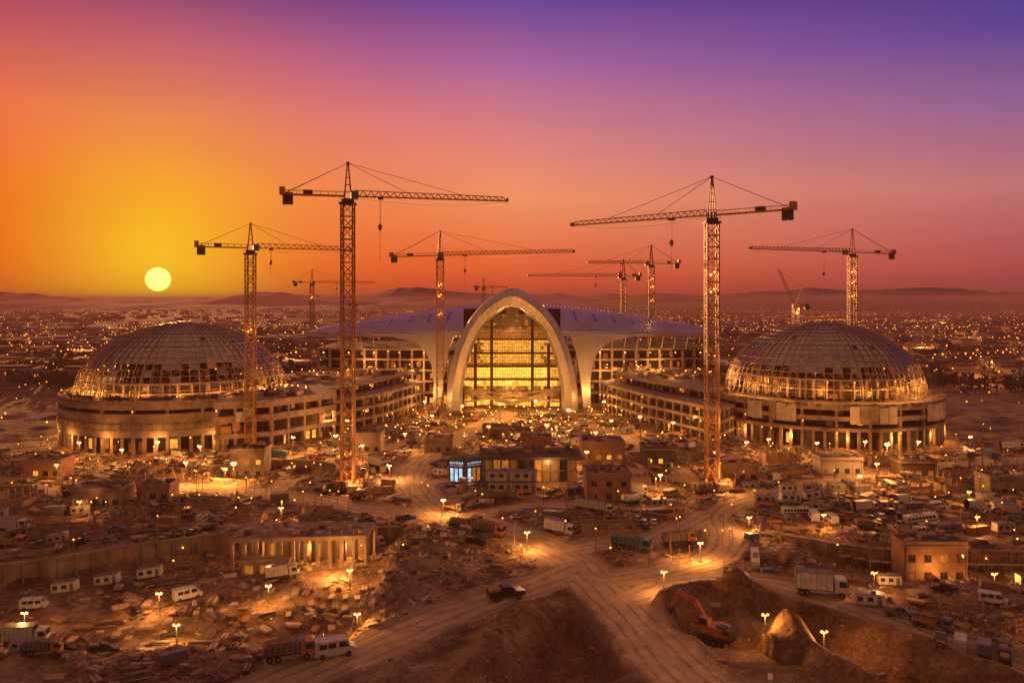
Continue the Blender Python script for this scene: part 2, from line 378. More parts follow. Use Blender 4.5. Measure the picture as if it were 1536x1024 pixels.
def podL(b):
    z=framed(b,circ(LX,LY,PR,72),-1,[(6.0,2.4,.16),(2.1,3.2,.08,3),(1.3,1.8,.0,3)],4.4,4,1.0,0,.12)
    ringwall(b,LX,LY,PR+.1,7.6,1.9,math.pi,2*math.pi,40,['conc','conc','ochre'],.3)
    ringwall(b,LX,LY,PR-.4,z,1.2,math.pi,2*math.pi,60,['conc','conc','ochre'])
    ringwall(b,LX,LY,PR-3,z,2.2,math.pi,2*math.pi,52,['concd','conc'])
    for _ in range(60):
        t=U(3.1,6.3);b.box(LX+(PR-2)*math.cos(t),LY+(PR-2)*math.sin(t),z,U(.5,2.5),U(.5,1.5),U(.4,1.5),random.choice(['wood','panel','conc']),t)
def podR(b):
    z=framed(b,circ(RX,RY,PR,72),-1,[(7.2,1.2,.35),(2.4,1.5,.06,3),(2.0,.9,.0,3)],4.1,4.5,.9,0,.16)
    ringwall(b,RX,RY,PR-.3,z,1.3,math.pi,2*math.pi,60,['conc','steel'])
    for a0,a1 in((4.55,4.93),(5.25,5.72),(3.72,3.86),(3.95,4.15)):
        ringwall(b,RX,RY,PR+.25,z-5.4,6.0,a0,a1,5,['panel','panel','conc'],.2)
    for _ in range(60):
        t=U(3.1,6.3);b.box(RX+(PR-2)*math.cos(t),RY+(PR-2)*math.sin(t),z,U(.5,2.5),U(.5,1.5),U(.4,1.5),random.choice(['wood','panel','conc']),t)
dome(LX,LY,37.5,14.5,27,72,17,6,'glass_dome_building',podL,3)
dome(RX,RY,36,15.5,26,72,17,5,'glass_dome_building',podR,4)
random.seed(11)

def ccw(p):
    a_=sum(p[i_][0]*p[(i_+1)%len(p)][1]-p[(i_+1)%len(p)][0]*p[i_][1] for i_ in range(len(p)));return p if a_>0 else p[::-1]
b=MB();z=framed(b,ccw([(-97,260),(-80,267),(-64,292),(-82,322),(-104,292)]),-1,[(5.6,1.6,.25),(3.6,2.2,.15),(2.4,2.4,.1)],6.5,4,1,0,.15)
rooftop(b,-95,-72,277,302,z,45)
for _ in range(6):
    t=U(0,.8);b.box(-97+17*t,260+7*t-.3,U(5,12),U(2,4),.2,U(2,3.5),random.choice(['panel','wood','ochre']),math.atan2(7,17))
o=b.obj('concrete_wing_building');lamp(-84,256,3,1800,parent=o);lamp(-66,274,8,2200,parent=o)
for sgn in(-1,1):
    b=MB()
    z=framed(b,ccw([(sgn*72,288 if sgn<0 else 276),(sgn*52,325),(sgn*41,366),(sgn*64,412),(sgn*122,352),(sgn*98,318)]),-1,[(4.0,1.1,.35),(3.0,1.2,.2),(3.0,1.2,.15)],5.5,4.5,.8,0,.2)
    z=framed(b,ccw([(sgn*74,299),(sgn*58,332),(sgn*47,369),(sgn*64,408),(sgn*116,352),(sgn*96,328)]),z,[(2.8,1.0,.15)],5.5,4,.7,0,.2)
    for _ in range(110):
        t=R();x=sgn*(98-t*45+U(-14,14));y=330+t*50+U(-16,16)
        b.box(x,y,z,U(1,6),U(1,4),U(.4,2.0),random.choice(['conc','concd','panel','wood','ochre','woodp']),U(0,3))
        if R()<.22:b.octa(x,y,z+2.6,.24,'bulb')
    o=b.obj('terraced_wing_building')
    for t in(.1,.4,.7,.95):lamp(sgn*(69-26*t),282+80*t,8,3400,parent=o)
    lamp(sgn*70,345,z+4,3000,parent=o);lamp(sgn*60,372,z+4,3000,parent=o)
# terminal
b=MB()
for sgn in(-1,1):
    framed(b,ccw([(sgn*96,392),(sgn*60,386),(sgn*24,383),(sgn*24,455),(sgn*98,455)]),-1,[(6,.9,.45),(4.6,.9,.3),(4.4,.9,.2),(4.2,.9,.12),(4,.9,.05)],6,4,1,0,.2)
    nxr,nyr=44,12
    def rf_(u,t):
        x=17+u*83;yf=370+u*u*16;y=yf+(475-yf)*t*(1-.15*u)
        return Vector((sgn*x,y,35.2-.9*u+(10.5*(1-u**1.4)+1.6)*math.sin(math.pi*min(.5,t*.85)) -(max(0,t-.6)*6)))
    for i_ in range(nxr):
        for j_ in range(nyr):
            c=[rf_(i_/nxr,j_/nyr),rf_((i_+1)/nxr,j_/nyr),rf_((i_+1)/nxr,(j_+1)/nyr),rf_(i_/nxr,(j_+1)/nyr)]
            c2=[p-Vector((0,0,1.8)) for p in c]
            b.add(c,[(0,1,2,3) if sgn>0 else (3,2,1,0)],'skyl' if (i_%5==2 and 1<j_<7) else 'roof')
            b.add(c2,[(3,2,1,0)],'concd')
            if j_==0:b.add([c2[0],c2[1],c[1],c[0]],[(0,1,2,3)],'metal')
        for j_ in range(0,nyr,2):b.beam(rf_(i_/nxr,j_/nyr)+Vector((0,0,.15)),rf_(i_/nxr,min(1,(j_+2)/nyr))+Vector((0,0,.15)),.34,'metal')
    for j_ in(0,3,6,9):
        for i_ in range(nxr): b.beam(rf_(i_/nxr,j_/nyr)+Vector((0,0,.1)),rf_((i_+1)/nxr,j_/nyr)+Vector((0,0,.1)),.25 if j_ else .7,'metal')
    pr=[(33,-1),(36.5,-1),(36.2,12),(37.2,20),(40,26.5),(45,30.6),(56,33.0),(66,33.6),(66,34.2),(24,35.0),(27.0,33),(29.5,26),(31.6,14)]
    n=len(pr);vs=[(sgn*x,369.3+.07*max(0,x-33),z) for x,z in pr]+[(sgn*x,374.5,z) for x,z in pr]
    b.add(vs,[tuple(range(n)),tuple(range(2*n-1,n-1,-1))]+[(i_,(i_+1)%n,(i_+1)%n+n,i_+n) for i_ in range(n)],'metal')
    for t in range(9):
        x=sgn*(42+t*6);b.beam((x,386,26),(x,376+t*.8,33-t*.1),.35,'steel')
        if t%2==0:b.octa(x,382,25,.3,'bulb')
b.obj('airport_terminal')
# arch
n=72
prof=[(.80,440,0),(1.0,362.5,0),(.985,359.6,0),(.90,357.8,.0),(.80,359.5,0),(.775,362,0),(.765,370,0)]
def AP(t,k_,y):
    a_=30*k_;bb=53.8*(k_ if y>400 else 1-(1-k_)*.68)
    pk=1+.03*math.exp(-((t-math.pi/2)/.25)**2)
    return Vector((a_*math.cos(t),y,max(-1,bb*pk*math.sin(t)-(1 if abs(math.sin(t))<.01 else 0))))
sm=MB()
for r_ in range(len(prof)-1):
    for i_ in range(n):
        t0,t1=math.pi*i_/n,math.pi*(i_+1)/n
        A,Bp=prof[r_],prof[r_+1]
        sm.add([AP(t0,A[0],A[1]),AP(t1,A[0],A[1]),AP(t1,Bp[0],Bp[1]),AP(t0,Bp[0],Bp[1])],[(3,2,1,0)],'metal')
arch=sm.obj('entrance_arch')
b=MB()
for i_ in range(2,n-1,2):
    t=math.pi*i_/n
    for A,Bp in zip(prof[1:4],prof[2:5]):
        b.beam(AP(t,A[0],A[1]-.02),AP(t,Bp[0],Bp[1]-.02),.08,'steel')
    b.beam(AP(t,1.002,364),AP(t,.80,438),.22,'steel')
o=b.obj('cladding_joints');o.parent=arch
# glazed entrance
b=MB();a_in,b_in=22.9,46.3
def hw(z):return a_in*math.sqrt(max(0,1-(z/b_in)**2))
zs=[0,1.6,3.2,4.9,6.6,8,9.6,11.3,13,14.5,16,17.5,19,20.5,22,23.6,25.2,26.8,28.4,30,31.6,33.2,34.8,36.4,38,39.5,41,42.3,43.6,46]
for zi in range(len(zs)-1):
    z0,z1=zs[zi],zs[zi+1];w=hw(z1)*1.02
    for i_ in range(30):
        x0=-22.5+1.5*i_;x1=x0+1.5
        if min(abs(x0),abs(x1))>w:continue
        e=abs(x0+.75)/22.5
        if z0<3: mt=random.choice(['lit3','lit','lit','lit3'])
        elif z0<9: mt=random.choice(['lit2','lit2','lit4','lit'])
        elif z0<12.9: mt=random.choice(['lit3','lit3','lit'])
        elif z0<18.9: mt='lit3' if e<.75 else 'lit'
        elif z0<20: mt='lit2'
        elif z0<31: mt='lit' if e<.62 or R()<.5 else 'lit2'
        elif z0<36: mt='lit2'
        else: mt='lit2' if R()<.15 else 'lit4'
        b.add([(x0,378,z0),(x1,378,z0),(x1,378,z1),(x0,378,z1)],[(0,1,2,3)],mt)
    b.beam((-hw(z0),370.5,z0),(hw(z0),370.5,z0),.4 if zi%4==0 else .16,'steel')
    if z0 in(13,19,25.2,31.6):b.box(0,374.5,z0-.2,2*hw(z0),6,.55,'concd')
for x in np.arange(-22,22.1,1.1):
    top_=b_in*math.sqrt(max(0,1-(x/a_in)**2));b.beam((x,370.3,-1),(x,370.3,top_),.13,'steel')
for x in(-17,-9.5,9.5,17):
    top_=b_in*math.sqrt(1-(x/a_in)**2);b.box(x,372,-1,1.4,1.2,top_,'concd')
for zq in(0,1):
    b.beam((-22,368.5,9-zq*1.2),(0,368,3-zq),.9,'conc');b.beam((22,368.5,9-zq*1.2),(0,368,3-zq),.9,'conc')
b.beam((-23,368.5,3),(23,368.5,9.5),.8,'conc');b.beam((23,368.3,3),(-23,368.3,9.5),.8,'conc')
b.box(0,379.5,-1,46,1,47,'dark')
o=b.obj('entrance_glazing');o.parent=arch
for x,y,z,p in((0,364,10,5000),(-14,362,3,3500),(14,362,3,3500),(0,350,7,7000),(-44,378,15,8000),(44,378,15,8000),(-44,376,28,4000),(44,376,28,4000),(-70,382,20,6500),(70,382,20,6500),(-38,352,6,6000),(38,352,6,6000),(0,372,36,1500),(-10,372,24,1500),(10,372,24,1500)):
    lamp(x,y,z,p,(1,.43,.09),parent=arch)

# ------------------------------------------------------------------ tower cranes
def crane(x,y,top,jz,ang,jib,cj,w=2.4,zb=None,hook=.3,lit=(),hl=16,base=True):
    zb=hz(x,y)-.4 if zb is None else zb
    b=MB();c,s_=math.cos(ang),math.sin(ang)
    def W(u,v,z):return Vector((x+u*c-v*s_,y+u*s_+v*c,z))
    hw_=w/2;mt=jz-2.2
    ns=int((mt-zb)/w);st=(mt-zb)/ns
    cr=[(-hw_,-hw_),(hw_,-hw_),(hw_,hw_),(-hw_,hw_)]
    for i_ in range(4):
        b.beam((x+cr[i_][0],y+cr[i_][1],zb),(x+cr[i_][0],y+cr[i_][1],mt),w*.125,'crane')
    for k_ in range(ns):
        z0=zb+k_*st;z1=z0+st
        for i_ in range(4):
            p,q_=cr[i_],cr[(i_+1)%4]
            if k_%2:p,q_=q_,p
            b.beam((x+p[0],y+p[1],z0),(x+q_[0],y+q_[1],z1),w*.07,'crane');b.beam((x+p[0],y+p[1],z1),(x+q_[0],y+q_[1],z1),w*.07,'crane')
        for lx in(-.3,.1):b.beam((x+lx*w,y+.2*w,z0),(x+lx*w,y+.2*w,z1),.07,'craned')
        if k_%5==2:b.box(x,y,z1,w*.9,w*.9,.12,'craned')
    b.box(x,y,mt,w*1.35,w*1.35,.5,'craned');b.cyl((x,y,mt+.5),(x,y,mt+1.4),w*.55,w*.55,16,'craned')
    for i_ in range(4):
        p,q_=cr[i_],cr[(i_+1)%4];b.beam((x+p[0]*1.35,y+p[1]*1.35,mt+1.4),(x+q_[0]*1.35,y+q_[1]*1.35,mt+1.4),.07,'craned')
    cb=W(1.6,-w*.85,mt+1.2);b.box(cb.x,cb.y,cb.z,1.9,1.6,2.1,'blue',ang);b.box(cb.x+c*.98,cb.y+s_*.98,cb.z+.7,.1,1.4,1.2,'glass',ang)
    hp=W(0,0,top)
    for u,v in((-.9,-.8),(.9,-.8),(.9,.8),(-.9,.8)):b.beam(W(u,v,mt+1.4),W(u*.15,v*.15,top),.24,'crane')
    for f in(.2,.4,.6,.8):
        k1=1-f*.85;zz_=mt+1.4+(top-mt-1.4)*f
        q4=[W(u*k1,v*k1,zz_) for u,v in((-.9,-.8),(.9,-.8),(.9,.8),(-.9,.8))]
        for i_ in range(4):b.beam(q4[i_],q4[(i_+1)%4],.12,'crane')
    b.box(hp.x,hp.y,hp.z-.2,.9,.5,.5,'craned',ang)
    n=max(6,int(jib/2));sp_=jib/n;hj=1.6;wj=.65
    for k_ in range(n):
        u0,u1=1+k_*sp_,1+(k_+1)*sp_;t0=hj*(1-.35*k_/n);t1=hj*(1-.35*(k_+1)/n);um=(u0+u1)/2;tm=(t0+t1)/2
        for v in(-wj,wj):
            b.beam(W(u0,v,jz),W(u1,v,jz),.24,'crane');b.beam(W(u0,v,jz),W(um,0,jz+tm),.14,'crane');b.beam(W(um,0,jz+tm),W(u1,v,jz),.14,'crane')
        b.beam(W(u0,-wj,jz),W(u0,wj,jz),.1,'crane')
        if k_<n-1:b.beam(W(um,0,jz+tm),W(um+sp_,0,jz+(t1+hj*(1-.35*(k_+2)/n))/2),.22,'crane')
    e=W(jib+1,0,jz);b.box(e.x,e.y,e.z-.2,.6,1.6,1.0,'craned',ang)
    for v in(-.7,.7):
        b.beam(W(-1,v,jz),W(-cj,v,jz),.36,'crane');b.beam(W(-1,v,jz+1.1),W(-cj,v,jz+1.1),.1,'crane')
    nk=max(3,int(cj/2))
    for k_ in range(nk):
        u=-1-(cj-1)*k_/nk
        b.beam(W(u,-.7,jz),W(u-(cj-1)/nk,.7,jz),.14,'crane')
        for v in(-.7,.7):b.beam(W(u,v,jz),W(u,v,jz+1.1),.09,'crane')
    p=W(-cj+1.8,0,0);b.box(p.x,p.y,jz-2.6,2.6,1.2,3.1,'craned',ang);p=W(-cj+.4,0,0);b.box(p.x,p.y,jz-.2,1.4,1.7,2.1,'crane',ang)
    p=W(-cj*.6,0,0);b.box(p.x,p.y,jz+.1,2.4,1.2,1.2,'craned',ang)
    b.beam(hp,W(jib*.36,0,jz+hj),.11,'craned');b.beam(hp,W(jib*.74,0,jz+hj*.7),.11,'craned')
    for v in(-.6,.6):b.beam(hp,W(-cj+1,v,jz+.3),.11,'craned')
    pr_=None
    for k_ in range(13):
        t=k_/12;pp=W(1+jib*t,0,jz-.3-math.sin(math.pi*t)*jib*.035)
        if pr_:b.beam(pr_,pp,.05,'craned')
        pr_=pp
    h0=W(jib*hook,0,jz-.3);b.box(h0.x,h0.y,h0.z-.3,1.6,1.5,.4,'craned',ang)
    b.beam(h0,h0-Vector((0,0,hl)),.08,'craned');b.beam(h0+Vector((.3,0,0)),h0-Vector((0,0,hl*.55))+Vector((.1,0,0)),.06,'craned')
    q_=h0-Vector((0,0,hl*.4));b.cyl(q_,q_-Vector((0,0,.8)),.3,.65,8,'red');b.cyl(q_-Vector((0,0,.8)),q_-Vector((0,0,1.7)),.65,.3,8,'red')
    if base:
        for a_ in(0,math.pi/2):
            b.box(x,y,zb+.2+a_*.1,w*3.2,1,.9,'craned',a_+.4)
        for i_ in range(4):
            t=.4+i_*math.pi/2;b.box(x+math.cos(t)*w*1.3,y+math.sin(t)*w*1.3,zb+1.25,w*.9,w*.9,1.8,'conc',t)
            b.beam((x+math.cos(t)*w*1.5,y+math.sin(t)*w*1.5,zb+1),(x+cr[i_][0]*.9,y+cr[i_][1]*.9,zb+w*2.2),.25,'crane')
    for zl in lit:
        for v in(-.7,.7):b.octa(x+v*.7,y-hw_*.6,zl+v*.5,.28,'bulb')
    o=b.obj('tower_crane');
    for zl in lit: lamp(x,y-hw_*.2,zl,550,parent=o,r=.2)
    return o
D=math.radians
cA=crane(-43.2,210.5,86,77.3,D(14),42,17,3.0,hook=.2,hl=17)
cB=crane(52.6,210.5,82.4,72.3,D(140),44,22,3.0,hook=.27,hl=14,lit=(52.5,57))
for c_,xx in((cA,-43.2),(cB,52.6)):
    for z_,p_ in((4,3000),(18,1300),(34,500)):lamp(xx+3,206,z_,p_,parent=c_)
    b=MB()
    b.box(xx,210.5,.9,13,9,.35,'steel',.2)
    for i_ in range(8):
        for j_ in(-1,1):b.box(xx+(-5.6+i_*1.6),210.5+j_*4+(-5.6+i_*1.6)*.2,-.8,.25,.25,2.8,'steel')
    for i_ in range(34):
        t=U(0,6.28);b.box(xx+math.cos(t)*U(2.6,6),210.5+math.sin(t)*U(2.6,4.5),1.25,U(.5,2.4),U(.4,1.2),U(.4,2.2),random.choice(['wood','steel','grey','conc','orange','craned']),U(0,3))
    b.obj('crane_foot_platform')
crane(-86.3,264,75.2,67.2,D(22),32,17,2.7,hook=.2,hl=9,lit=(40,))
crane(-31,345,79.6,69.2,D(-24),60,25,2.8,hook=.2,hl=14,lit=(52,56.5,44))
crane(63,452,72.8,63.5,D(183),53,10,2.6,hook=.3,hl=10)
crane(74,425,79,69.5,D(190),34,16,2.8,hook=.5,hl=10,lit=(50,57,61))
crane(154,362,82,71.6,D(205),58,27,3.0,hook=.3,hl=22,lit=(52,58,63))
crane(-150,600,72.5,63,D(5),45,14,2.6,hook=.4,hl=8,lit=(52,))
crane(-25,700,68.7,61,D(-10),20,8,2.6,hook=.4,hl=5)
crane(-195,1000,50,44,D(0),26,10,2.6,hook=.4,hl=5)
b=MB();x,y=132,372
for i_,(u,v) in enumerate(((-1.2,-1.2),(1.2,-1.2),(1.2,1.2),(-1.2,1.2))):
    b.beam((x+u,y+v,-1),(x+u,y+v,46),.3,'crane')
for k_ in range(20):
    z0=-1+k_*2.35
    for u,v,u2,v2 in((-1.2,-1.2,1.2,-1.2),(1.2,-1.2,1.2,1.2),(1.2,1.2,-1.2,1.2),(-1.2,1.2,-1.2,-1.2)):b.beam((x+u,y+v,z0),(x+u2,y+v2,z0+2.35),.16,'crane')
b.box(x,y,46,3,3,.6,'craned');b.box(x+2,y,46.8,7,2,1.4,'crane');b.box(x+5,y,45.6,2,2.2,2.6,'craned')
A=Vector((x-.8,y,47.5));E=Vector((x-9,y-2,64))
for k_ in range(12):
    p=A.lerp(E,k_/12);q_=A.lerp(E,(k_+1)/12)
    for o1 in(Vector((.5,.5,.3)),Vector((-.5,-.5,-.3)),Vector((.5,-.5,.3))):b.beam(p+o1,q_+o1,.18,'crane')
    b.beam(p+Vector((.5,.5,.3)),q_+Vector((-.5,-.5,-.3)),.12,'crane')
T=Vector((x+3,y,56));b.beam((x,y,47.5),T,.3,'crane');b.beam((x+5,y,47.5),T,.25,'crane');b.beam(T,E,.1,'craned')
b.octa(x,y-1.5,44,.6,'bulb');b.octa(x+.8,y-1.5,46,.5,'bulb');o=b.obj('luffing_crane');lamp(x,y-2.5,45,900,parent=o)

# ------------------------------------------------------------------ vehicles (front faces +X)
def wheels(b,xs_,r,tr,w=.35):
    for x in xs_:
        for s_ in(-1,1):
            b.cyl((x,s_*(tr-w),r),(x,s_*tr,r),r,r,14,'tyre');b.cyl((x,s_*(tr-.02),r),(x,s_*(tr+.02),r),r*.5,r*.45,8,'grey')
def cab(b,x0,mat,lit=True):
    b.ext([(x0,.8),(x0+2.1,.8),(x0+2.15,1.75),(x0+1.85,3.0),(x0+.1,3.05),(x0,2.9)],-1.2,1.2,mat)
    b.add([(x0+2.165,-1.05,1.85),(x0+2.165,1.05,1.85),(x0+1.9,1.0,2.85),(x0+1.9,-1.0,2.85)],[(0,1,2,3)],'glass')
    for s_ in(-1,1):
        b.add([(x0+.7,s_*1.21,1.8),(x0+1.9,s_*1.21,1.8),(x0+1.72,s_*1.21,2.7),(x0+.7,s_*1.21,2.7)],[(0,1,2,3)],'glass')
        b.box(x0+2.15,s_*.85,1.0,.12,.35,.25,'head' if lit else 'white');b.box(x0+2.0,s_*1.4,2.0,.12,.25,.6,'black')
    b.box(x0+2.15,0,.6,.25,2.4,.35,'black')
def truck(kind,mat,lit=False):
    b=MB();b.box(0,0,.75,7.6,.9,.28,'black');cab(b,1.9,mat,lit)
    if kind=='dump':
        b.ext([(-3.9,1.35),(1.5,1.2),(1.7,2.9),(-4.0,2.6)],-1.22,1.22,'grey' if mat=='orange' else mat)
        for x in np.arange(-3.5,1.4,.9):
            for s_ in(-1,1):b.box(x,s_*1.26,1.3,.14,.1,1.4,'black')
        b.box(-1.1,0,2.65,4.6,2.0,.45,'earth');b.ext([(1.5,2.9),(2.6,3.25),(2.6,3.35),(1.5,3.05)],-1.1,1.1,'grey')
        wheels(b,(2.9,-1.6,-2.9),.55,1.22)
    if kind=='box':
        b.box(-1.1,0,1.15,5.7,2.45,2.6,'white');b.box(-1.1,0,3.75,5.75,2.5,.08,'grey')
        for x in(-3.9,1.7):b.box(x,0,1.12,.1,2.52,2.66,'grey')
        for x in np.arange(-3.3,1.4,.8):
            for s_ in(-1,1):b.box(x,s_*1.235,1.2,.06,.04,2.5,'grey')
        wheels(b,(3.0,-2.2,-3.1),.5,1.2)
    if kind=='flat':
        b.box(-1.1,0,1.1,5.8,2.4,.2,'wood')
        for i_ in range(5):b.box(-1.1+U(-.3,.3),-.9+i_*.45,1.3,U(4,5.4),.35,U(.4,1.1),random.choice(['wood','woodp','steel','orange']))
        b.box(1.6,0,1.1,.12,2.4,1.2,'steel');wheels(b,(2.9,-1.9,-3.0),.5,1.2)
    if kind=='tank':
        b.cyl((-3.8,0,2.0),(1.5,0,2.0),1.1,1.1,18,mat)
        for x in(-3,-1.2,.6):b.cyl((x,0,2.0),(x+.12,0,2.0),1.14,1.14,18,'grey')
        b.box(-1,0,3.05,1,.6,.25,'grey');wheels(b,(2.9,-1.7,-2.9),.53,1.2)
    return b.mesh(kind+'_truck')
def pickup(mat,load=True,lit=False):
    b=MB();b.ext([(-2.6,.5),(2.6,.5),(2.65,.95),(2.5,1.12),(1.2,1.2),(-2.6,1.15)],-.92,.92,mat)
    b.ext([(-.75,1.15),(1.3,1.2),(.65,1.8),(-.6,1.82)],-.8,.8,'glass');b.ext([(-.7,1.78),(.68,1.78),(.6,1.86),(-.6,1.88)],-.8,.8,mat)
    for x in(-.7,.0):b.box(x,0,1.15,.09,1.64,.66,mat)
    b.box(-1.7,0,1.16,1.7,1.5,.06,'black')
    for s_ in(-1,1):b.box(-1.7,s_*.85,1.14,1.8,.1,.28,mat);b.box(2.62,s_*.65,.8,.08,.35,.18,'head' if lit else 'white')
    if load:b.box(-1.7,0,1.2,1.5,1.3,.5,'wood')
    wheels(b,(1.65,-1.65),.4,.95,.25);return b.mesh('pickup_truck')
def car(mat):
    b=MB();b.ext([(-2.15,.4),(2.15,.4),(2.2,.7),(1.1,.95),(-2.15,1.0)],-.88,.88,mat)
    b.ext([(-1.7,.98),(1.1,.95),(.45,1.43),(-1.2,1.45)],-.74,.74,'glass');b.ext([(-1.2,1.42),(.45,1.4),(.35,1.48),(-1.1,1.5)],-.74,.74,mat)
    b.box(-.3,0,.95,.09,1.52,.5,mat);wheels(b,(1.35,-1.35),.33,.9,.22);return b.mesh('parked_car')
def van(mat='white'):
    b=MB();b.ext([(-2.7,.45),(2.6,.45),(2.7,1.1),(2.0,1.4),(1.4,2.3),(-2.6,2.4),(-2.7,2.2)],-.98,.98,mat)
    b.add([(2.03,-.85,1.42),(2.03,.85,1.42),(1.45,.8,2.22),(1.45,-.8,2.22)],[(0,1,2,3)],'glass')
    for s_ in(-1,1):
        b.add([(.5,s_*.99,1.4),(1.8,s_*.99,1.4),(1.35,s_*.99,2.1),(.5,s_*.99,2.1)],[(0,1,2,3)],'glass')
        for x in(-2.1,-.9):b.add([(x,s_*.99,1.4),(x+1,s_*.99,1.4),(x+1,s_*.99,2.05),(x,s_*.99,2.05)],[(0,1,2,3)],'glass')
    wheels(b,(1.7,-1.7),.38,1.0,.25);return b.mesh('van')
def bus():
    b=MB();b.ext([(-5.5,.5),(5.4,.5),(5.5,1.6),(5.3,3.0),(-5.4,3.1),(-5.5,2.9)],-1.25,1.25,'white')
    for s_ in(-1,1):
        for i_ in range(8):b.box(-4.7+i_*1.25,s_*1.26,1.6,1.05,.04,.9,'glass')
        b.box(0,s_*1.26,.7,10.8,.04,.6,'blue')
    b.box(5.45,0,1.5,.08,2.2,1.2,'glass');b.box(-1,0,3.08,3,1.6,.3,'grey');wheels(b,(3.6,-3.4),.5,1.25);return b.mesh('bus')
def cabin(mat='white'):
    b=MB();b.box(0,0,.25,6.2,2.5,2.5,mat);b.box(0,0,2.75,6.35,2.65,.12,'grey')
    for x in(-2,0.2):b.box(x,-1.27,1.2,1.2,.05,.9,'glass');b.box(x,-1.29,1.12,1.35,.08,.08,'grey')
    b.box(2.1,-1.27,.3,.9,.05,2.0,'grey')
    for x in(-2.7,0,2.7):b.box(x,0,0,.3,2.3,.25,'concd')
    for x in np.arange(-3,3.1,.5):b.box(x,1.27,.3,.08,.05,2.4,'grey')
    b.box(1,0,2.87,1,.8,.5,'grey')
    return b.mesh('site_cabin')
def contr(mat):
    b=MB();b.box(0,0,.15,6.05,2.4,2.4,mat)
    for x in np.arange(-2.9,2.95,.29):
        for s_ in(-1,1):b.box(x,s_*1.22,.3,.13,.06,2.1,mat)
    for x in(-3,3):
        for s_ in(-1,1):b.box(x,s_*1.2,0,.16,.16,2.65,'grey')
    for s_ in(-.5,.5):b.box(3.06,s_,.3,.05,.06,2.1,'grey')
    return b.mesh('shipping_container')
def stack(mat):
    b=MB()
    for l_ in range(random.randint(2,4)):
        for i_ in range(5):b.box(U(-.15,.15),-.9+i_*.45,.15+l_*.38,U(3.4,4.4),.38,.3,mat if R()<.8 else 'woodp')
        for x in(-1.2,1.2):b.box(x,0,.05+l_*.38,.12,2.3,.1,'wood')
    return b.mesh('timber_stack')
def pipes():
    b=MB()
    for r_ in range(3):
        for i_ in range(5-r_):b.cyl((-2.6,-1+i_*.5+r_*.25,.27+r_*.43),(2.6+U(-.2,.2),-1+i_*.5+r_*.25,.27+r_*.43),.24,.24,9,'steel' if R()<.5 else 'conc')
    return b.mesh('pipe_stack')
def rubble(mat='earth'):
    b=MB();n1=14;r=U(1.8,3.2);h=U(.9,1.7);rings=[(1,0),(.75,.4),(.45,.8),(.12,1)]
    vs=[];
    for k1,kz in rings:
        for i_ in range(n1):
            t=2*math.pi*i_/n1;rr=r*k1*U(.8,1.15);vs.append((rr*math.cos(t),rr*math.sin(t)*.8,h*kz*U(.85,1.1)-.15))
    fs=[(a_*n1+i_,a_*n1+(i_+1)%n1,(a_+1)*n1+(i_+1)%n1,(a_+1)*n1+i_) for a_ in range(3) for i_ in range(n1)]+[tuple(3*n1+i_ for i_ in range(n1))]
    b.add(vs,fs,mat)
    for _ in range(40):
        t=U(0,6.28);rr=U(.1,1.2)*r;b.box(rr*math.cos(t),rr*math.sin(t)*.8,max(0,h*(1-rr/r))-.05,U(.1,.6),U(.1,.4),U(.1,.4),random.choice([mat,'conc','wood']),U(0,3),U(-.4,.4))
    return b.mesh('rubble_pile')
def found():
    b=MB();w,d=U(9,14),U(6,9);nx_,ny_=random.randint(2,4),random.randint(1,3)
    b.box(0,0,-.3,w+.6,d+.6,.5,'conc')
    for i_ in range(nx_+1):
        x=-w/2+i_*w/nx_
        if R()<.8:b.box(x,0,.2,.35,d,U(.8,2.4),random.choice(['conc','ochre','conc']))
        for j_ in range(ny_+1):
            y=-d/2+j_*d/ny_;h=U(2.2,3.4);b.box(x,y,.2,.5,.5,h,'conc')
            for k_ in(-.15,.15):b.beam((x+k_,y,h),(x+k_+U(-.1,.1),y,h+U(.6,1.4)),.05,'steel')
    for j_ in range(ny_+1):
        if R()<.85:b.box(0,-d/2+j_*d/ny_,.2,w,.35,U(.8,2.4),random.choice(['conc','ochre','wood']))
    for _ in range(25):b.box(U(-w,w)*.48,U(-d,d)*.48,.2,U(.4,2.2),U(.2,.8),U(.1,.8),random.choice(['wood','woodp','conc','steel','panel']),U(0,3))
    return b.mesh('unfinished_foundation')
def tframe():
    b=MB()
    for x in np.arange(-4,4.1,1.6):
        for y in(-1,1):b.beam((x,y,0),(x,y,3),.14,'wood')
        b.beam((x,-1,3),(x,1,3),.12,'wood')
    for z in(1,2,3):
        for y in(-1,1):b.beam((-4.2,y,z),(4.2,y,z),.12,'wood')
    for y in(-1,1):b.beam((-4,y,0),(-2.4,y,3),.1,'wood');b.beam((4,y,0),(2.4,y,3),.1,'wood')
    return b.mesh('timber_scaffold')
T_={'dumpb':truck('dump','blue'),'dumpo':truck('dump','orange'),'dumpl':truck('dump','orange',True),'box':truck('box','white'),'flat':truck('flat','grey'),'flato':truck('flat','orange'),'tank':truck('tank','white'),
 'pk':pickup('black'),'pkg':pickup('grey'),'pkr':pickup('red',False),'pkw':pickup('white',False,True),'c0':car('grey'),'c1':car('black'),'c2':car('white'),'c3':car('red'),'van':van(),'vang':van('grey'),'bus':bus(),
 'cab':cabin(),'cabg':cabin('grey'),'cabo':cabin('panel'),'con':contr('grey'),'conb':contr('blue'),'conr':contr('red'),'cono':contr('ochre'),'st':stack('wood'),'st2':stack('woodp'),'st3':stack('conc'),'pi':pipes(),'rb':rubble(),'rb2':rubble('conc'),'rb3':rubble('earth'),
 'f1':found(),'f2':found(),'f3':found(),'f4':found(),'tf':tframe()}
NM={k_:v.name.split('.')[0] for k_,v in T_.items()}
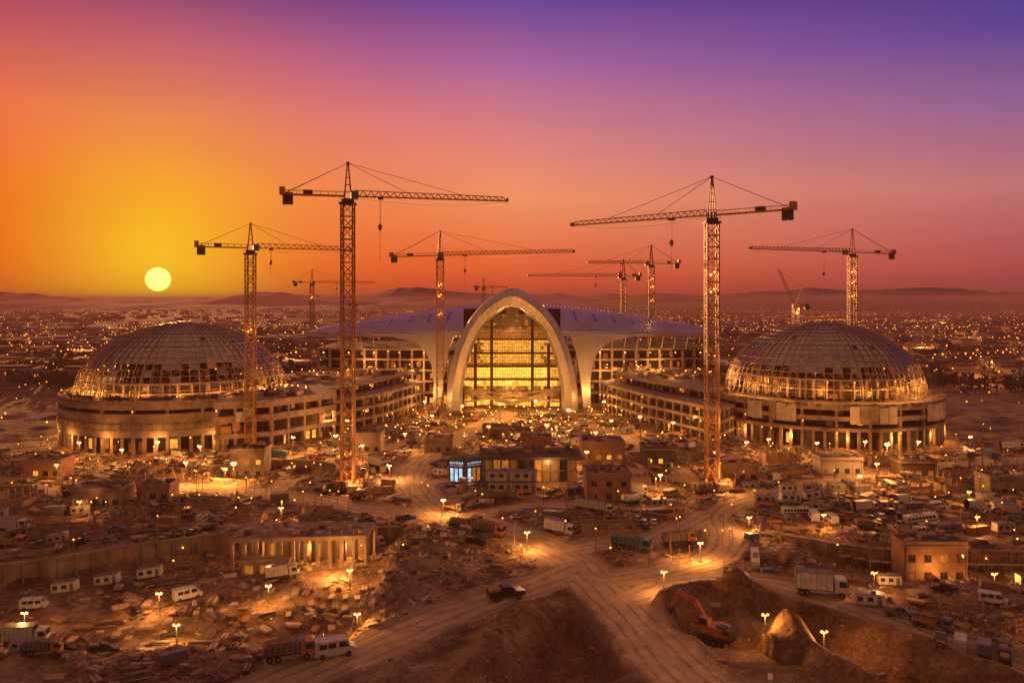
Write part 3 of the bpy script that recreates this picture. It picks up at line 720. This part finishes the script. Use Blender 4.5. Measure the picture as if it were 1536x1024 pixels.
def place(k_,x,y,a_=0,s_=1):
    z=hz(x,y);o=put(T_[k_],NM[k_],(x,y,z+.02),math.radians(a_),s_)
    L=2.0;c,s1=math.cos(o.rotation_euler.z),math.sin(o.rotation_euler.z)
    zx=(hz(x+c*L,y+s1*L)-hz(x-c*L,y-s1*L))/(2*L);o.rotation_euler=(0,-math.atan(max(-.25,min(.25,zx))),o.rotation_euler.z)
    if k_[0]=='f' and k_[1:].isdigit():o.rotation_euler=(0,0,math.radians(a_))
    return o
occ=[]
def P2(k_,x,y,a_=0,s_=1,r=None): place(k_,x,y,a_,s_);occ.append((x,y,r or 4.2*s_))
for a_ in[('dumpb',23.6,160,-18,1.0),('dumpl',34,163,8,.85),('flato',-10.5,176,-18,.95),('dumpo',-5.2,170.5,-20,.9),('con',9.4,182,-20,.8),('pk',-1,134.2,22,1.2),('dumpo',-31,110.5,22,.85),('van',-25,112.8,20,1.05),('con',-46.6,111,15,.6),
 ('box',-76,125,10,.8),('box',-43.3,151.5,5,.75),('box',52.5,136,-12,1.05),('cab',58.8,131.5,-20,.7),('pkg',61.5,126.5,-30,.9),('flat',64,122,-40,.7),('bus',46.5,153,75,.6),('cono',52,153,60,.6),('pkw',40,143,5,.9),
 ('van',64.5,115,60,.8),('vang',66.9,113.3,60,.8),('pk',68.3,111,60,.85),('pkg',70,114,60,.8),('cab',69,199,5,.8),('cab',76,201,5,.8),('cabo',62,196,-5,.8),('cabg',16.8,208,10,.8),('box',20.8,189,-20,.7),('box',17.5,191,-25,.6),
 ('flato',-77.4,185,12,.8),('pk',-111,203,0),('pkg',95,162,0),('bus',93,182,10,.7),('box',-110,176,5,.8),('cab',-76.7,152,5,.7),('cab',-70,155,8,.7),('cab',-82,147,5,.7),('van',-58,143,40,.9),
 ('conb',50,167,30,.5),('conb',47,147.5,15,.4),('tank',30,196,40,.8),('flat',-14,190,-30,.7),('dumpo',0,200,-10,.7),('pk',-24,181,10,.9),('flato',75,146,5,.7),('cono',83,138,-20,.7),('flat',60,180,-10,.7),('bus',66,186,5,.6),('flat',-84,119,15,.6),('dumpo',-66,112,15,.65),
 ('con',-58,200,12,.7),('dumpo',78,176,0,.7),('box',84,190,5,.7),('tf',72,128,10,.8,5),('tf',78,121,15,.7,4),('tf',-66,160,10,.7,4),
 ('van',-83,139,10,.8),('cab',-72,118,12,.6),('pk',-60,117,40,.8),
 ('box',86,127,-30,.7),('van',80,133,-30,.8),('pk',74,137,-10,.8),('cab',66,140,-10,.6),('cab',92,142,0,.7),('c0',60,112,60,.9)]: P2(*a_)
for r_,(x0,y0,n_,st_) in enumerate(((66,191,7,6.2),(72,209,6,6.5),(88,171,6,6),(-128,208,6,6.5),(-120,186,5,6.5),(104,190,4,6.5))):
    for i_ in range(n_):
        if R()<.8:P2(random.choice(['cab','cabo','con','box','cabg','van','cono']),x0+i_*st_,y0+U(-.6,.6)+i_*.4,5+U(-6,6),.72,2.6)
# excavator
b=MB()
for s_ in(-1,1):
    b.ext([(-2.1,.1),(2.1,.1),(2.5,.5),(2.2,.95),(-2.2,.95),(-2.5,.5)],s_*1.35-.32,s_*1.35+.32,'black')
    for x in np.arange(-2.1,2.2,.3):b.box(x,s_*1.35,.94,.12,.7,.08,'grey')
    for x in(-1.8,-.9,0,.9,1.8):b.cyl((x,s_*1.7,.5),(x,s_*1.72,.5),.28,.28,10,'grey')
b.cyl((0,0,.8),(0,0,1.2),1,1,16,'black')
b.ext([(-2.7,1.2),(1.5,1.2),(1.5,1.9),(-.4,2.3),(-2.6,2.25),(-2.9,1.8)],-1.3,1.3,'orange');b.box(-2.5,0,1.15,.9,2.6,1.2,'black');b.box(-1.4,.3,2.25,1.2,1.2,.25,'black')
b.ext([(.1,1.9),(1.6,1.9),(1.75,2.4),(1.35,3.2),(.1,3.2)],.35,1.28,'orange')
b.add([(.3,1.295,2.3),(1.55,1.295,2.3),(1.3,1.295,3.05),(.3,1.295,3.05)],[(0,1,2,3)],'glass');b.add([(.3,.335,2.3),(1.55,.335,2.3),(1.3,.335,3.05),(.3,.335,3.05)],[(0,1,2,3)],'glass')
b.add([(1.77,.45,2.4),(1.77,1.2,2.4),(1.38,1.2,3.1),(1.38,.45,3.1)],[(0,1,2,3)],'glass')
b.beam((1,-.2,1.8),(3.0,-.2,4.6),.65,'orange',.6);b.beam((3.0,-.2,4.5),(5.8,-.2,5.0),.6,'orange',.4)
b.beam((5.3,-.2,5.4),(6.9,-.2,2.4),.5,'orange',.3);b.beam((1.4,-.2,1.6),(3.2,-.2,3.7),.18,'grey');b.beam((3.4,-.2,5.1),(5.4,-.2,5.7),.16,'grey')
b.ext([(6.5,2.5),(7.2,2.6),(7.5,1.7),(6.9,1.1),(6.1,1.2),(6.3,1.7)],-.75,.35,'black')
for i_ in range(4):b.box(6.0,-.65+i_*.3,1.1,.35,.1,.1,'grey')
ex=b.obj('excavator',(30.5,121,hz(30.5,121)),math.radians(135));ex.scale=(1.15,)*3;occ.append((31,122.5,7))

# ------------------------------------------------------------------ small site buildings
def simple(name,x0,x1,y0,y1,z,h,mat,litp=.4,cols=True,win=3):
    b=MB();b.prism([(x0,y0),(x1,y0),(x1,y1),(x0,y1)],z,z+h,mat)
    b.prism([(x0-.3,y0-.3),(x1+.3,y0-.3),(x1+.3,y1+.3),(x0-.3,y1+.3)],z+h,z+h+.35,'conc')
    for s_ in((x0,y0,x1,y0),(x1,y0,x1,y1),(x1,y1,x0,y1),(x0,y1,x0,y0)):
        b.beam((s_[0],s_[1],z+h+.7),(s_[2],s_[3],z+h+.7),.3,mat,h=.7)
    n=int((x1-x0)/win)
    for fl in range(max(1,int(h/3.2))):
        for i_ in range(n):
            xc=x0+(i_+.5)*(x1-x0)/n;zz_=z+fl*3.2+1
            b.box(xc,y0-.02,zz_,1.3,.08,1.3,random.choice(['lit','lit2']) if R()<litp else 'glass');b.box(xc,y0-.08,zz_-.12,1.6,.2,.1,'conc')
            b.box(xc,y0-.08,zz_+.6,.08,.1,.7,'grey')
    b.box(x0+1.4,y0-.03,z,1.1,.1,2.2,'wood')
    for _ in range(9):b.box(U(x0+1,x1-1),U(y0+1,y1-1),z+h+.35,U(.6,2),U(.6,1.6),U(.4,1.2),random.choice(['grey','panel','concd']))
    for s_ in(-1,1):b.cyl((x0+.4 if s_<0 else x1-.4,y0-.1,z),(x0+.4 if s_<0 else x1-.4,y0-.1,z+h),.07,.07,6,'grey')
    occ.append(((x0+x1)/2,(y0+y1)/2,max(x1-x0,y1-y0)/2+1.5));return b.obj(name)
simple('site_office_building',18.5,29.5,198,208,-.3,6.6,'ochre',.1)
simple('site_office_building',22,35,248,258,-.3,5.5,'ochre',.5)
simple('storage_building',-84,-74,238.5,246,-3.2,8,'conc',.5)
bb_=simple('storage_building',74,86,151,156,-3.6,7.0,'ochre',.25);lamp(79,148.5,-.5,900,parent=bb_)
simple('storage_building',110,120,226,233,-.5,4.5,'concd',.4)
simple('storage_building',40,50,242,250,-.3,5,'concd',.5)
simple('storage_building',-52,-43,262,270,-.3,6,'conc',.6)
simple('storage_building',88,100,228,234,-.3,4.5,'panel',.3)
for (x,y,w_,d_,h_,mt) in((-132,224,11,7,4,'ochre'),(-100,192,12,7,3.6,'conc'),(-88,196,8,6,3.2,'ochre'),(128,204,12,7,4,'conc'),(124,180,10,6,3.6,'ochre'),(-24,262,9,7,4,'conc'),(8,262,10,6,4,'ochre'),(-6,288,9,6,4,'concd'),(64,222,9,6,4,'ochre')):
    simple('storage_building',x-w_/2,x+w_/2,y,y+d_,hz(x,y)-.5,h_+.5,mt,.35,win=2.4)
# glass pavilion
b=MB();b.box(5,225,-.3,27,13,.5,'conc');b.box(5,225,6.6,28.5,14.5,.6,'concd');b.box(5,225.5,.2,24,10,6.2,'dark')
for i_ in range(12):
    x=-7.5+i_*2.27;b.box(x,218.6,.2,.3,.3,6.4,'steel')
    if i_<11:b.add([(x+.2,219.2,.4),(x+2.0,219.2,.4),(x+2.0,219.2,6.2),(x+.2,219.2,6.2)],[(0,1,2,3)],random.choice(['lit2','lit4','lit4','glass']))
b.beam((-8,218.5,3.4),(18,218.5,3.4),.25,'steel')
for _ in range(20):b.box(U(-7,17),U(220,230),7.2,U(1,3),U(1,3),U(.4,1.2),random.choice(['grey','panel','concd','conc']))
o=b.obj('glass_pavilion');occ.append((5,225,15));lamp(10,215,5,2500,parent=o)
b=MB()
for x0,y0,x1,y1 in((-17.2,219,-13,217.6),(-12.6,217.6,-8.5,220.5)):
    d=math.atan2(y1-y0,x1-x0);L=math.dist((x0,y0),(x1,y1));cx,cy=(x0+x1)/2,(y0+y1)/2
    b.box(cx,cy,-.3,L,.5,6.9,'craned',d)
    def pp_(t,z,w_,h_,mt): b.box(cx+math.cos(d)*t+math.sin(d)*.28,cy+math.sin(d)*t-math.cos(d)*.28,z,w_,.06,h_,mt,d)
    for j_ in range(9):pp_((j_-4)*L*.1,5.4,.25,U(.3,.6),'screen')
    pp_(0,4.9,L*.85,.08,'screen')
    for j_ in range(3):pp_((j_-1)*L*.29,.6,L*.2,3.6,'screen' if (j_==0 or x0<-14) else 'lit2')
b.box(-11,222,6.4,9,3,.5,'conc');o=b.obj('led_display_sign');lamp(-13,214,4,200,(.7,.85,1),parent=o);occ.append((-13,219,6))
for i_,(x,z) in enumerate([(-3,0),(3.4,0),(-3,2.9),(3.4,2.9)]):put(T_['cabo'],'site_cabin',(x,209,z-.1),0)
occ.append((0,209,8))
# low concrete block in left excavation
b=MB();zf=-3.8
b.box(-42,168,zf,27,3,5.8,'conc');b.prism([(-56,157.5),(-29,160),(-29,169.6),(-56,169.6)],2.2,3.0,'conc')
b.prism([(-55.5,168),(-29.5,168),(-29.5,166),(-55.5,166)][::-1],zf,2.2,'concd')
for i_ in range(12):
    x=-55.3+i_*2.36;y=158.1+i_*.2;b.box(x,y,zf,.6,.6,6,'conc');b.box(x,163,zf,.5,.5,6,'concd')
    if i_<11 and R()<.4:b.add([(x+.5,165.9,zf+.8),(x+1.7,165.9,zf+.8),(x+1.7,165.9,zf+3.4),(x+.5,165.9,zf+3.4)],[(0,1,2,3)],random.choice(['lit','lit2','lit2']))
    b.beam((x,158.1+i_*.2,3.0),(x,158.1+i_*.2,4.4),.1,'steel')
for i_ in range(34):b.box(U(-54,-31),U(160,168),3.0,U(.5,3),U(.4,1.5),U(.2,.9),random.choice(['wood','woodp','panel','concd']),U(0,3))
b.box(-48,156.3,zf,9,2.5,3.2,'conc');b.box(-48,156.3,zf+3.2,9.6,3.2,.3,'conc')
for x in(-51,-48,-45):b.box(x,155.02,zf+.8,1.6,.06,1.6,'lit2')
o=b.obj('concrete_frame_building')
for x,y,p in((-50,161,1300),(-41,162,1800),(-33,163,3000),(-34,153,4000),(-46,151,1500)):lamp(x,y,-.2,p,parent=o)
occ.append((-42,163,13));occ.append((-50,163,9))
# retaining walls
def rwall(pts,zb,zt,name,post=2.2,rebar=True):
    b=MB()
    for (ax,ay),(bx,by) in zip(pts[:-1],pts[1:]):
        L=math.dist((ax,ay),(bx,by));n=max(1,int(L/post));a_=math.atan2(by-ay,bx-ax)
        b.box((ax+bx)/2,(ay+by)/2,zb,L,.5,zt-zb,'conc' if R()<.6 else 'ochre',a_);b.box((ax+bx)/2,(ay+by)/2-.12,zt,L,.95,.25,'conc',a_)
        for i_ in range(n):
            t=i_/n;x,y=ax+(bx-ax)*t,ay+(by-ay)*t
            b.box(x,y-.4,zb,.35,.4,zt-zb,'conc',a_)
            if rebar and R()<.75:
                hh_=U(.8,2);b.beam((x,y+.3,zt),(x,y+.3,zt+hh_),.09,'steel')
                if R()<.5:b.beam((x,y+.3,zt+hh_*.7),(x+post*math.cos(a_),y+.3+post*math.sin(a_),zt+hh_*.7),.06,'steel')
            if R()<.05:b.octa(x,y-.8,zt-.8,.13,'bulb')
    return b.obj(name)
xs3=list(np.arange(-150,-21,5));rwall([(x,float(np.interp(x,*LB))-.3) for x in xs3],-4.4,.35,'retaining_wall')
xs3=list(np.arange(57,150,5));rwall([(x,float(np.interp(x,*RB))-.3) for x in xs3],-3.9,.35,'retaining_wall')
rwall([(-70+18.8*math.cos(t),236+12.6*math.sin(t)) for t in np.linspace(-.2,math.pi+.2,24)],-3.6,.4,'retaining_wall')
b=MB()
for x in np.arange(66,112,2.2):
    y=float(np.interp(x,*RB))-2
    for dy in(0,-1.2):b.beam((x,y+dy,-3.6),(x,y+dy,1.6),.1,'wood')
    for z in(-1.6,.2,1.4):b.beam((x,y,z),(x+2.2,float(np.interp(x+2.2,*RB))-2,z),.1,'wood');
    b.box(x+1.1,y-.6,-1.5,2.2,1.1,.08,'woodp')
b.obj('scaffold')

# ------------------------------------------------------------------ fences beside roads
def fence(pts,name='site_fence',sp=2.0,h=1.1):
    b=MB();pr_=None
    for (ax,ay),(bx,by) in zip(pts[:-1],pts[1:]):
        n=max(1,int(math.dist((ax,ay),(bx,by))/sp))
        for i_ in range(n):
            x,y=ax+(bx-ax)*i_/n,ay+(by-ay)*i_/n;z=hz(x,y);b.box(x,y,z-.1,.09,.09,h+.1+U(-.1,.15),'wood')
            if pr_:
                for k_ in(.45,.95):b.beam(pr_+Vector((0,0,k_)),Vector((x,y,z+k_)),.04,'steel')
            pr_=Vector((x,y,z))
    b.obj(name)
fence([(13,123),(11,133),(7,139)]);fence([(27,109),(26.5,118),(24,128)]);fence([(32,153),(44,150),(57,139),(70,119),(77,104)])
fence([(-33,118),(-16,134),(-2,147),(4,154)]);fence([(-23,150),(-22,172),(-13,182),(-30,184)]);fence([(20,172),(38,183)]);fence([(-60,214),(-100,221),(-140,212)])
fence([(-38,183),(-66,199),(-105,207)]);fence([(56,172),(72,163),(100,160),(130,155)],h=1.4);fence([(38,130),(46,126),(53,112)])

# ------------------------------------------------------------------ floodlights
def flood(x,y,h=7,p=1100,col=(1,.40,.08)):
    near_=y<200
    if near_:h=min(h,3.4)
    z=hz(x,y);b=MB();b.cyl((x,y,z-.2),(x,y,z+h),.09,.06,8,'steel');b.box(x,y,z+h,1.0,.1,.1,'steel');b.box(x,y,z-.1,.7,.7,.35,'conc')
    for s_ in(-.4,.4):
        b.box(x+s_,y,z+h+.08,.4,.22,.3,'craned')
        if s_<0 or not near_:b.octa(x+s_,y-.18,z+h+.2,.45 if p>2000 else (.22 if not near_ else .13),'bulb')
    o=b.obj('floodlight');lamp(x,y-.5,z+h+.1,p*(5.4 if not near_ else 2.8),col,parent=o,r=.2);occ.append((x,y,1))
for a_ in[(-76.5,220,5,2600),(-81,226,4,1500),(-88,216,6,1600),(-133,246,6,900),(-108,244,6,1500),(-116,238,5,1000),(-70,256,6,1400),(-57,259,6,1500),(-96,246,5,1100),(105,224,9,3200),(89,205,5,900),(98,215,6,900),(12.4,284,6,1300),
 (-20,322,7,1500),(-5,330,7,1500),(10,338,7,1500),(22,310,7,1200),(-30,300,6,1200),(36,290,6,1100),(48,300,6,1000),(-8,275,6,1100),(28,268,6,1000),(-35,262,6,1000),(-46,246,5,900),(60,236,5,900),(72,246,6,1200),(96,252,5,1300),(112,254,5,1300),(130,256,5,1200),(84,262,5,1200),(150,262,5,900),
 (-34,222,4,1300),(38,205,5,1300),(51,172,5,1300),(36,153,5,1500),(67,172,4,900),(88,146,3,900),(-16,186,6,1700),(-30,148,4,1100),(-60,136,4,1100),(-42,138,4,1100),(-52,124,3,900),(46,118,3,700),(-100,185,5,600),(-124,218,5,600),(-52,180,4,700),(112,196,5,800),(100,172,4,700),(22,236,5,900),(-58,282,7,900),(58,288,6,900),(-140,180,5,500),(-78,128,4,700),(38,330,8,1100),(-36,330,8,1100),(3,160,6,1500),(26,137,6,900),(62,137,4,600),(-24,124,3,700),(78,116,3,500),(37,117,3,600)]: flood(*a_)  # last entry is an added light, put in to brighten the excavator

# ------------------------------------------------------------------ scatter
def blocked(x,y,m_=0,road=1.15):
    if math.hypot(x-LX,y-LY)<45+m_ or math.hypot(x-RX,y-RY)<45+m_:return True
    if abs(x)>62 and abs(x)<112 and y>262:return True
    if y>300 and abs(x)>50:return True
    if y>352:return True
    yb=float(np.interp(x,*LB));
    if x<-20 and abs(y-yb)<2.5:return True
    yb=float(np.interp(x,*RB))
    if x>55 and abs(y-yb)<3.5:return True
    if 11<math.hypot((x+70)/1.5,y-236)<15:return True
    if math.hypot(x+43.2,y-210.5)<8 or math.hypot(x-52.6,y-210.5)<8:return True
    if rk(x,y)<road:return True
    for ox,oy,r_ in occ:
        if (x-ox)**2+(y-oy)**2<(r_+m_)**2:return True
    return False
def ravine(x,y): return (-14<x<19 and y<138) or (22<x<72 and y<131 and x<24+ (131-y)*1.6+16)
n_=0;tries=0
while n_<22 and tries<900:
    tries+=1;y=U(172,250);x=U(-.62,.62)*y
    if ravine(x,y) or blocked(x,y,5.5,1.9):continue
    place(random.choice(['f1','f2','f3','f4']),x,y,random.choice([0,10,-15,90])+U(-5,5),U(.7,.95));occ.append((x,y,6.5));n_+=1
cnt=0;tries=0
keys=['c0','c1','c2','c3','van','vang','pk','pkg','flat','flato','dumpo','box','cab','cabg','con','conb','cono','st','st2','st3','pi','rb','rb2','rb3','cabo','tank']
wts=[6,6,4,3,2,3,4,4,3,3,2,1.5,1.5,1.5,1.5,.6,2,8,7,7,7,6,5,6,1.5,.6]
cl=[(U(-.62,.62)*yy_,yy_) for yy_ in [U(168,345) for _ in range(64)]]
while cnt<470 and tries<11000:
    tries+=1
    cx,cy=random.choice(cl);x=random.gauss(cx,10);y=random.gauss(cy,6)
    if y<164 or abs(x)>.7*y or ravine(x,y) or blocked(x,y,1.5):continue
    k_=random.choices(keys,wts)[0];a_=random.choice([0,12,-18,90,80,45,-30])+U(-8,8)
    place(k_,x,y,a_,U(.6,.9));occ.append((x,y,1.8));cnt+=1
cnt2=0;tries=0
while cnt2<130 and tries<5000:
    tries+=1;y=U(106,166);x=U(-.66,.66)*y
    if ravine(x,y) or (-30<x<56) or blocked(x,y,1.2,1.4):continue
    place(random.choices(['st','st2','st3','pi','rb','rb2','rb3','pk','c0','flat'],[6,6,6,5,3,3,3,1.2,1.2,1])[0],x,y,random.choice([10,100,20,-30])+U(-12,12),U(.4,.7));occ.append((x,y,1.6));cnt2+=1
for r_ in range(9):
    for c_ in range(24):
        x=-74+c_*2.2+U(-.4,.4)+r_*.6;y=116+r_*3.9+U(-.5,.5)
        if R()<.8 and not blocked(x,y,.6):place(random.choice(['st','st2','st3','pi','st2']),x,y,90+U(-14,14)+8,U(.36,.55));occ.append((x,y,1.0))
for cx,cy,nc,nr,a_ in((84,214,9,2,5),(102,180,7,2,0),(-118,232,8,2,0),(-95,197,8,1,8),(30,225,4,3,0),(-46,232,4,3,10),(0,250,8,2,0),(5,300,8,2,0),(70,224,6,2,10),(-40,290,6,2,0),(20,285,6,2,0),(-10,312,7,2,0)):
    for i_ in range(nc):
        for j_ in range(nr):
            x=cx+i_*2.8+U(-.2,.2);y=cy+j_*6
            if not blocked(x,y,.2) and R()<.85:place(random.choice(['c0','c1','c2','c3','vang','pk','pkg']),x,y,90+a_+U(-4,4),.9);occ.append((x,y,1.5))
def debris(n,xr,yr,name,smin,smax,lim=(-.45,.1)):
    b=MB();X_=rng.uniform(*xr,n);Y_=rng.uniform(*yr,n)
    dens=fbm(X_,Y_,16,3)
    for x,y,d in zip(X_,Y_,dens):
        if abs(x)>.68*y or d<U(*lim):continue
        if rk(x,y)<1.2:continue
        if math.hypot(x-LX,y-LY)<PR+1 or math.hypot(x-RX,y-RY)<PR+1 or (y>300 and abs(x)>48):continue
        if -9<x<19 and 216<y<233:continue
        if ravine(x,y) and R()<.8:continue
        z=hz(x,y)
        sx=U(smin,smax)*(2.2 if R()<.25 else 1);sy=U(.12,.5)*sx;sz=U(.08,.4)*min(sx,1.6)
        b.box(x,y,z-.05,sx,sy,sz,random.choice(['wood','woodp','conc','concd','earth','steel','panel','ochre','grey','concd']),U(0,3.14),U(-.15,.15))
    b.obj(name)
debris(14000,(-90,90),(104,190),'construction_debris',.15,.9)
debris(18000,(-150,150),(170,350),'building_materials',.4,2.2)
b=MB()
for _ in range(650):
    y=U(150,345);x=U(-.64,.64)*y
    if math.hypot(x-LX,y-LY)<PR+1 or math.hypot(x-RX,y-RY)<PR+1 or (y>300 and abs(x)>48):continue
    z=hz(x,y);h=U(1.2,5);b.beam((x,y,z-.2),(x,y,z+h),.12,random.choice(['steel','wood']))
    if R()<.35:b.octa(x,y,z+h,.16,'bulb')
b.obj('marker_posts')
b=MB()
for _ in range(170):
    x=U(-60,60);y=U(275,362)
    if abs(x)>46 and y>300:continue
    z=hz(x,y);h=U(1,4);b.beam((x,y,z),(x,y,z+h),.1,'steel');b.octa(x,y,z+h,U(.14,.28),'bulb')
b.obj('work_lights')

# ------------------------------------------------------------------ haze layer (self-glowing volume, emission stands in for scattered light)
me=bpy.data.meshes.new('haze');bb=MB();bb.box(0,3000,-60,15000,13000,136,'dark');me.from_pydata(bb.v,[],bb.f)
hm=bpy.data.materials.new('glowing_haze');hm.use_nodes=True;nt=hm.node_tree;nt.nodes.clear()
ou=nt.nodes.new('ShaderNodeOutputMaterial');va=nt.nodes.new('ShaderNodeVolumeAbsorption');ve=nt.nodes.new('ShaderNodeEmission');ad=nt.nodes.new('ShaderNodeAddShader')
dn=.00023;hc=(.32,.064,.036)
va.inputs['Color'].default_value=(0,0,0,1);va.inputs['Density'].default_value=dn
ve.inputs['Color'].default_value=(*hc,1);ve.inputs['Strength'].default_value=dn
nt.links.new(va.outputs[0],ad.inputs[0]);nt.links.new(ve.outputs[0],ad.inputs[1]);nt.links.new(ad.outputs[0],ou.inputs['Volume'])
me.materials.append(hm);put(me,'haze')

# ------------------------------------------------------------------ sky
w=bpy.data.worlds.new('World');sc.world=w;w.use_nodes=True;nt=w.node_tree;N=nt.nodes.new;Lk=nt.links.new
bg=nt.nodes['Background']
tc=N('ShaderNodeTexCoord');nrm=N('ShaderNodeVectorMath');nrm.operation='NORMALIZE';Lk(tc.outputs['Generated'],nrm.inputs[0])
sp=N('ShaderNodeSeparateXYZ');Lk(nrm.outputs[0],sp.inputs[0]);x_,y_,z_=sp.outputs
ln=mth('SQRT',mth('ADD',mth('MULTIPLY',x_,x_),mth('MULTIPLY',y_,y_)));ln=mth('MAXIMUM',ln,.001)
elr=mth('DIVIDE',z_,ln);el=mth('MULTIPLY',elr,2.5,clamp=True)
u=mth('DIVIDE',x_,ln);v=mth('DIVIDE',y_,ln)
def sramp(cols):
    ps=[0,.0625,.104,.3125,.52,.73,.94];r=N('ShaderNodeValToRGB');Lk(el,r.inputs['Fac']);e=r.color_ramp.elements
    e[0].position=0;e[0].color=lin(*cols[0]);e[1].position=.94;e[1].color=lin(*cols[-1])
    for p,c in list(zip(ps,cols))[1:-1]:q_=e.new(p);q_.color=lin(*c)
    return r.outputs['Color']
Lr=sramp([(165,42,14),(214,56,10),(228,66,10),(240,98,34),(234,108,78),(192,80,94),(114,44,94)])
Cr=sramp([(190,72,44),(224,92,48),(236,106,54),(246,150,98),(224,132,130),(174,104,156),(108,70,150)])
Rr=sramp([(126,55,62),(160,72,72),(175,82,80),(192,114,118),(144,98,146),(90,68,146),(58,44,124)])
def mrange(val,a0,a1,smooth=False):
    n=N('ShaderNodeMapRange');n.inputs['From Min'].default_value=a0;n.inputs['From Max'].default_value=a1;Lk(val,n.inputs['Value'])
    if smooth:n.interpolation_type='SMOOTHSTEP'
    return n.outputs['Result']
c1=mix(mrange(u,-.56,.02),Lr,Cr)
c2=mix(mrange(u,-.02,.56),c1,Rr)
saz=math.atan(-531/1200)
def dang(az,el_):
    d=N('ShaderNodeVectorMath');d.operation='DOT_PRODUCT';Lk(nrm.outputs[0],d.inputs[0]);d.inputs[1].default_value=(math.sin(az)*math.cos(el_),math.cos(az)*math.cos(el_),math.sin(el_));return mth('ARCCOSINE',d.outputs['Value'])
ga=dang(saz,math.atan(66/1312));gl=mth('EXPONENT',mth('MULTIPLY',mth('POWER',mth('DIVIDE',ga,.108),1.6),-1))
g2=mth('EXPONENT',mth('MULTIPLY',mth('POWER',mth('DIVIDE',ga,.20),2),-1));c3=mix(mth('MULTIPLY',g2,.45),c2,lin(255,140,36))
c3=mix(mth('MULTIPLY',gl,.93),c3,lin(255,200,36))
c3=mix(mrange(elr,.45,1.2,True),c3,(.44,.19,.11,1))  # unseen sky above the frame, warmed and brightened as added ambient fill
c3=mix(mrange(v,.6,-.3,True),c3,(.32,.14,.09,1))  # unseen sky behind the camera, made warmer and lighter for added fill
nn=N('ShaderNodeTexNoise');nn.inputs['Scale'].default_value=4;nn.inputs['Detail'].default_value=4
mp=N('ShaderNodeMapping');mp.inputs['Scale'].default_value=(1,1,4);Lk(nrm.outputs[0],mp.inputs['Vector']);Lk(mp.outputs[0],nn.inputs['Vector'])
c3=mix(1.0,c3,ramp(nn.outputs['Fac'],[(.3,(.965,.965,.97)),(.7,(1.03,1.025,1.02))]),'MULTIPLY')
sa=dang(saz,math.atan(31/1312))
c4=mix(mrange(sa,.0139,.0130),c3,(2.6,1.9,.36,1))
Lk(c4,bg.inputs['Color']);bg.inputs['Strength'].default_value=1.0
s=bpy.data.lights.new('sun','SUN');s.energy=5.0;s.angle=math.radians(.6);s.color=(1,.42,.12)
so=put(s,'sun');el_=math.radians(4.5)
dr=Vector((math.sin(saz)*math.cos(el_),math.cos(saz)*math.cos(el_),math.sin(el_)));so.rotation_euler=dr.to_track_quat('Z','Y').to_euler()

cam=bpy.data.cameras.new('camera');cam.lens=28.125;cam.sensor_width=36;cam.shift_y=-62/1536;cam.clip_end=30000;cam.clip_start=.5
co=put(cam,'camera',(0,0,50));co.rotation_euler=(math.radians(90),0,0);sc.camera=co
print('objs',len(bpy.data.objects),'cnt',cnt,cnt2,n_)
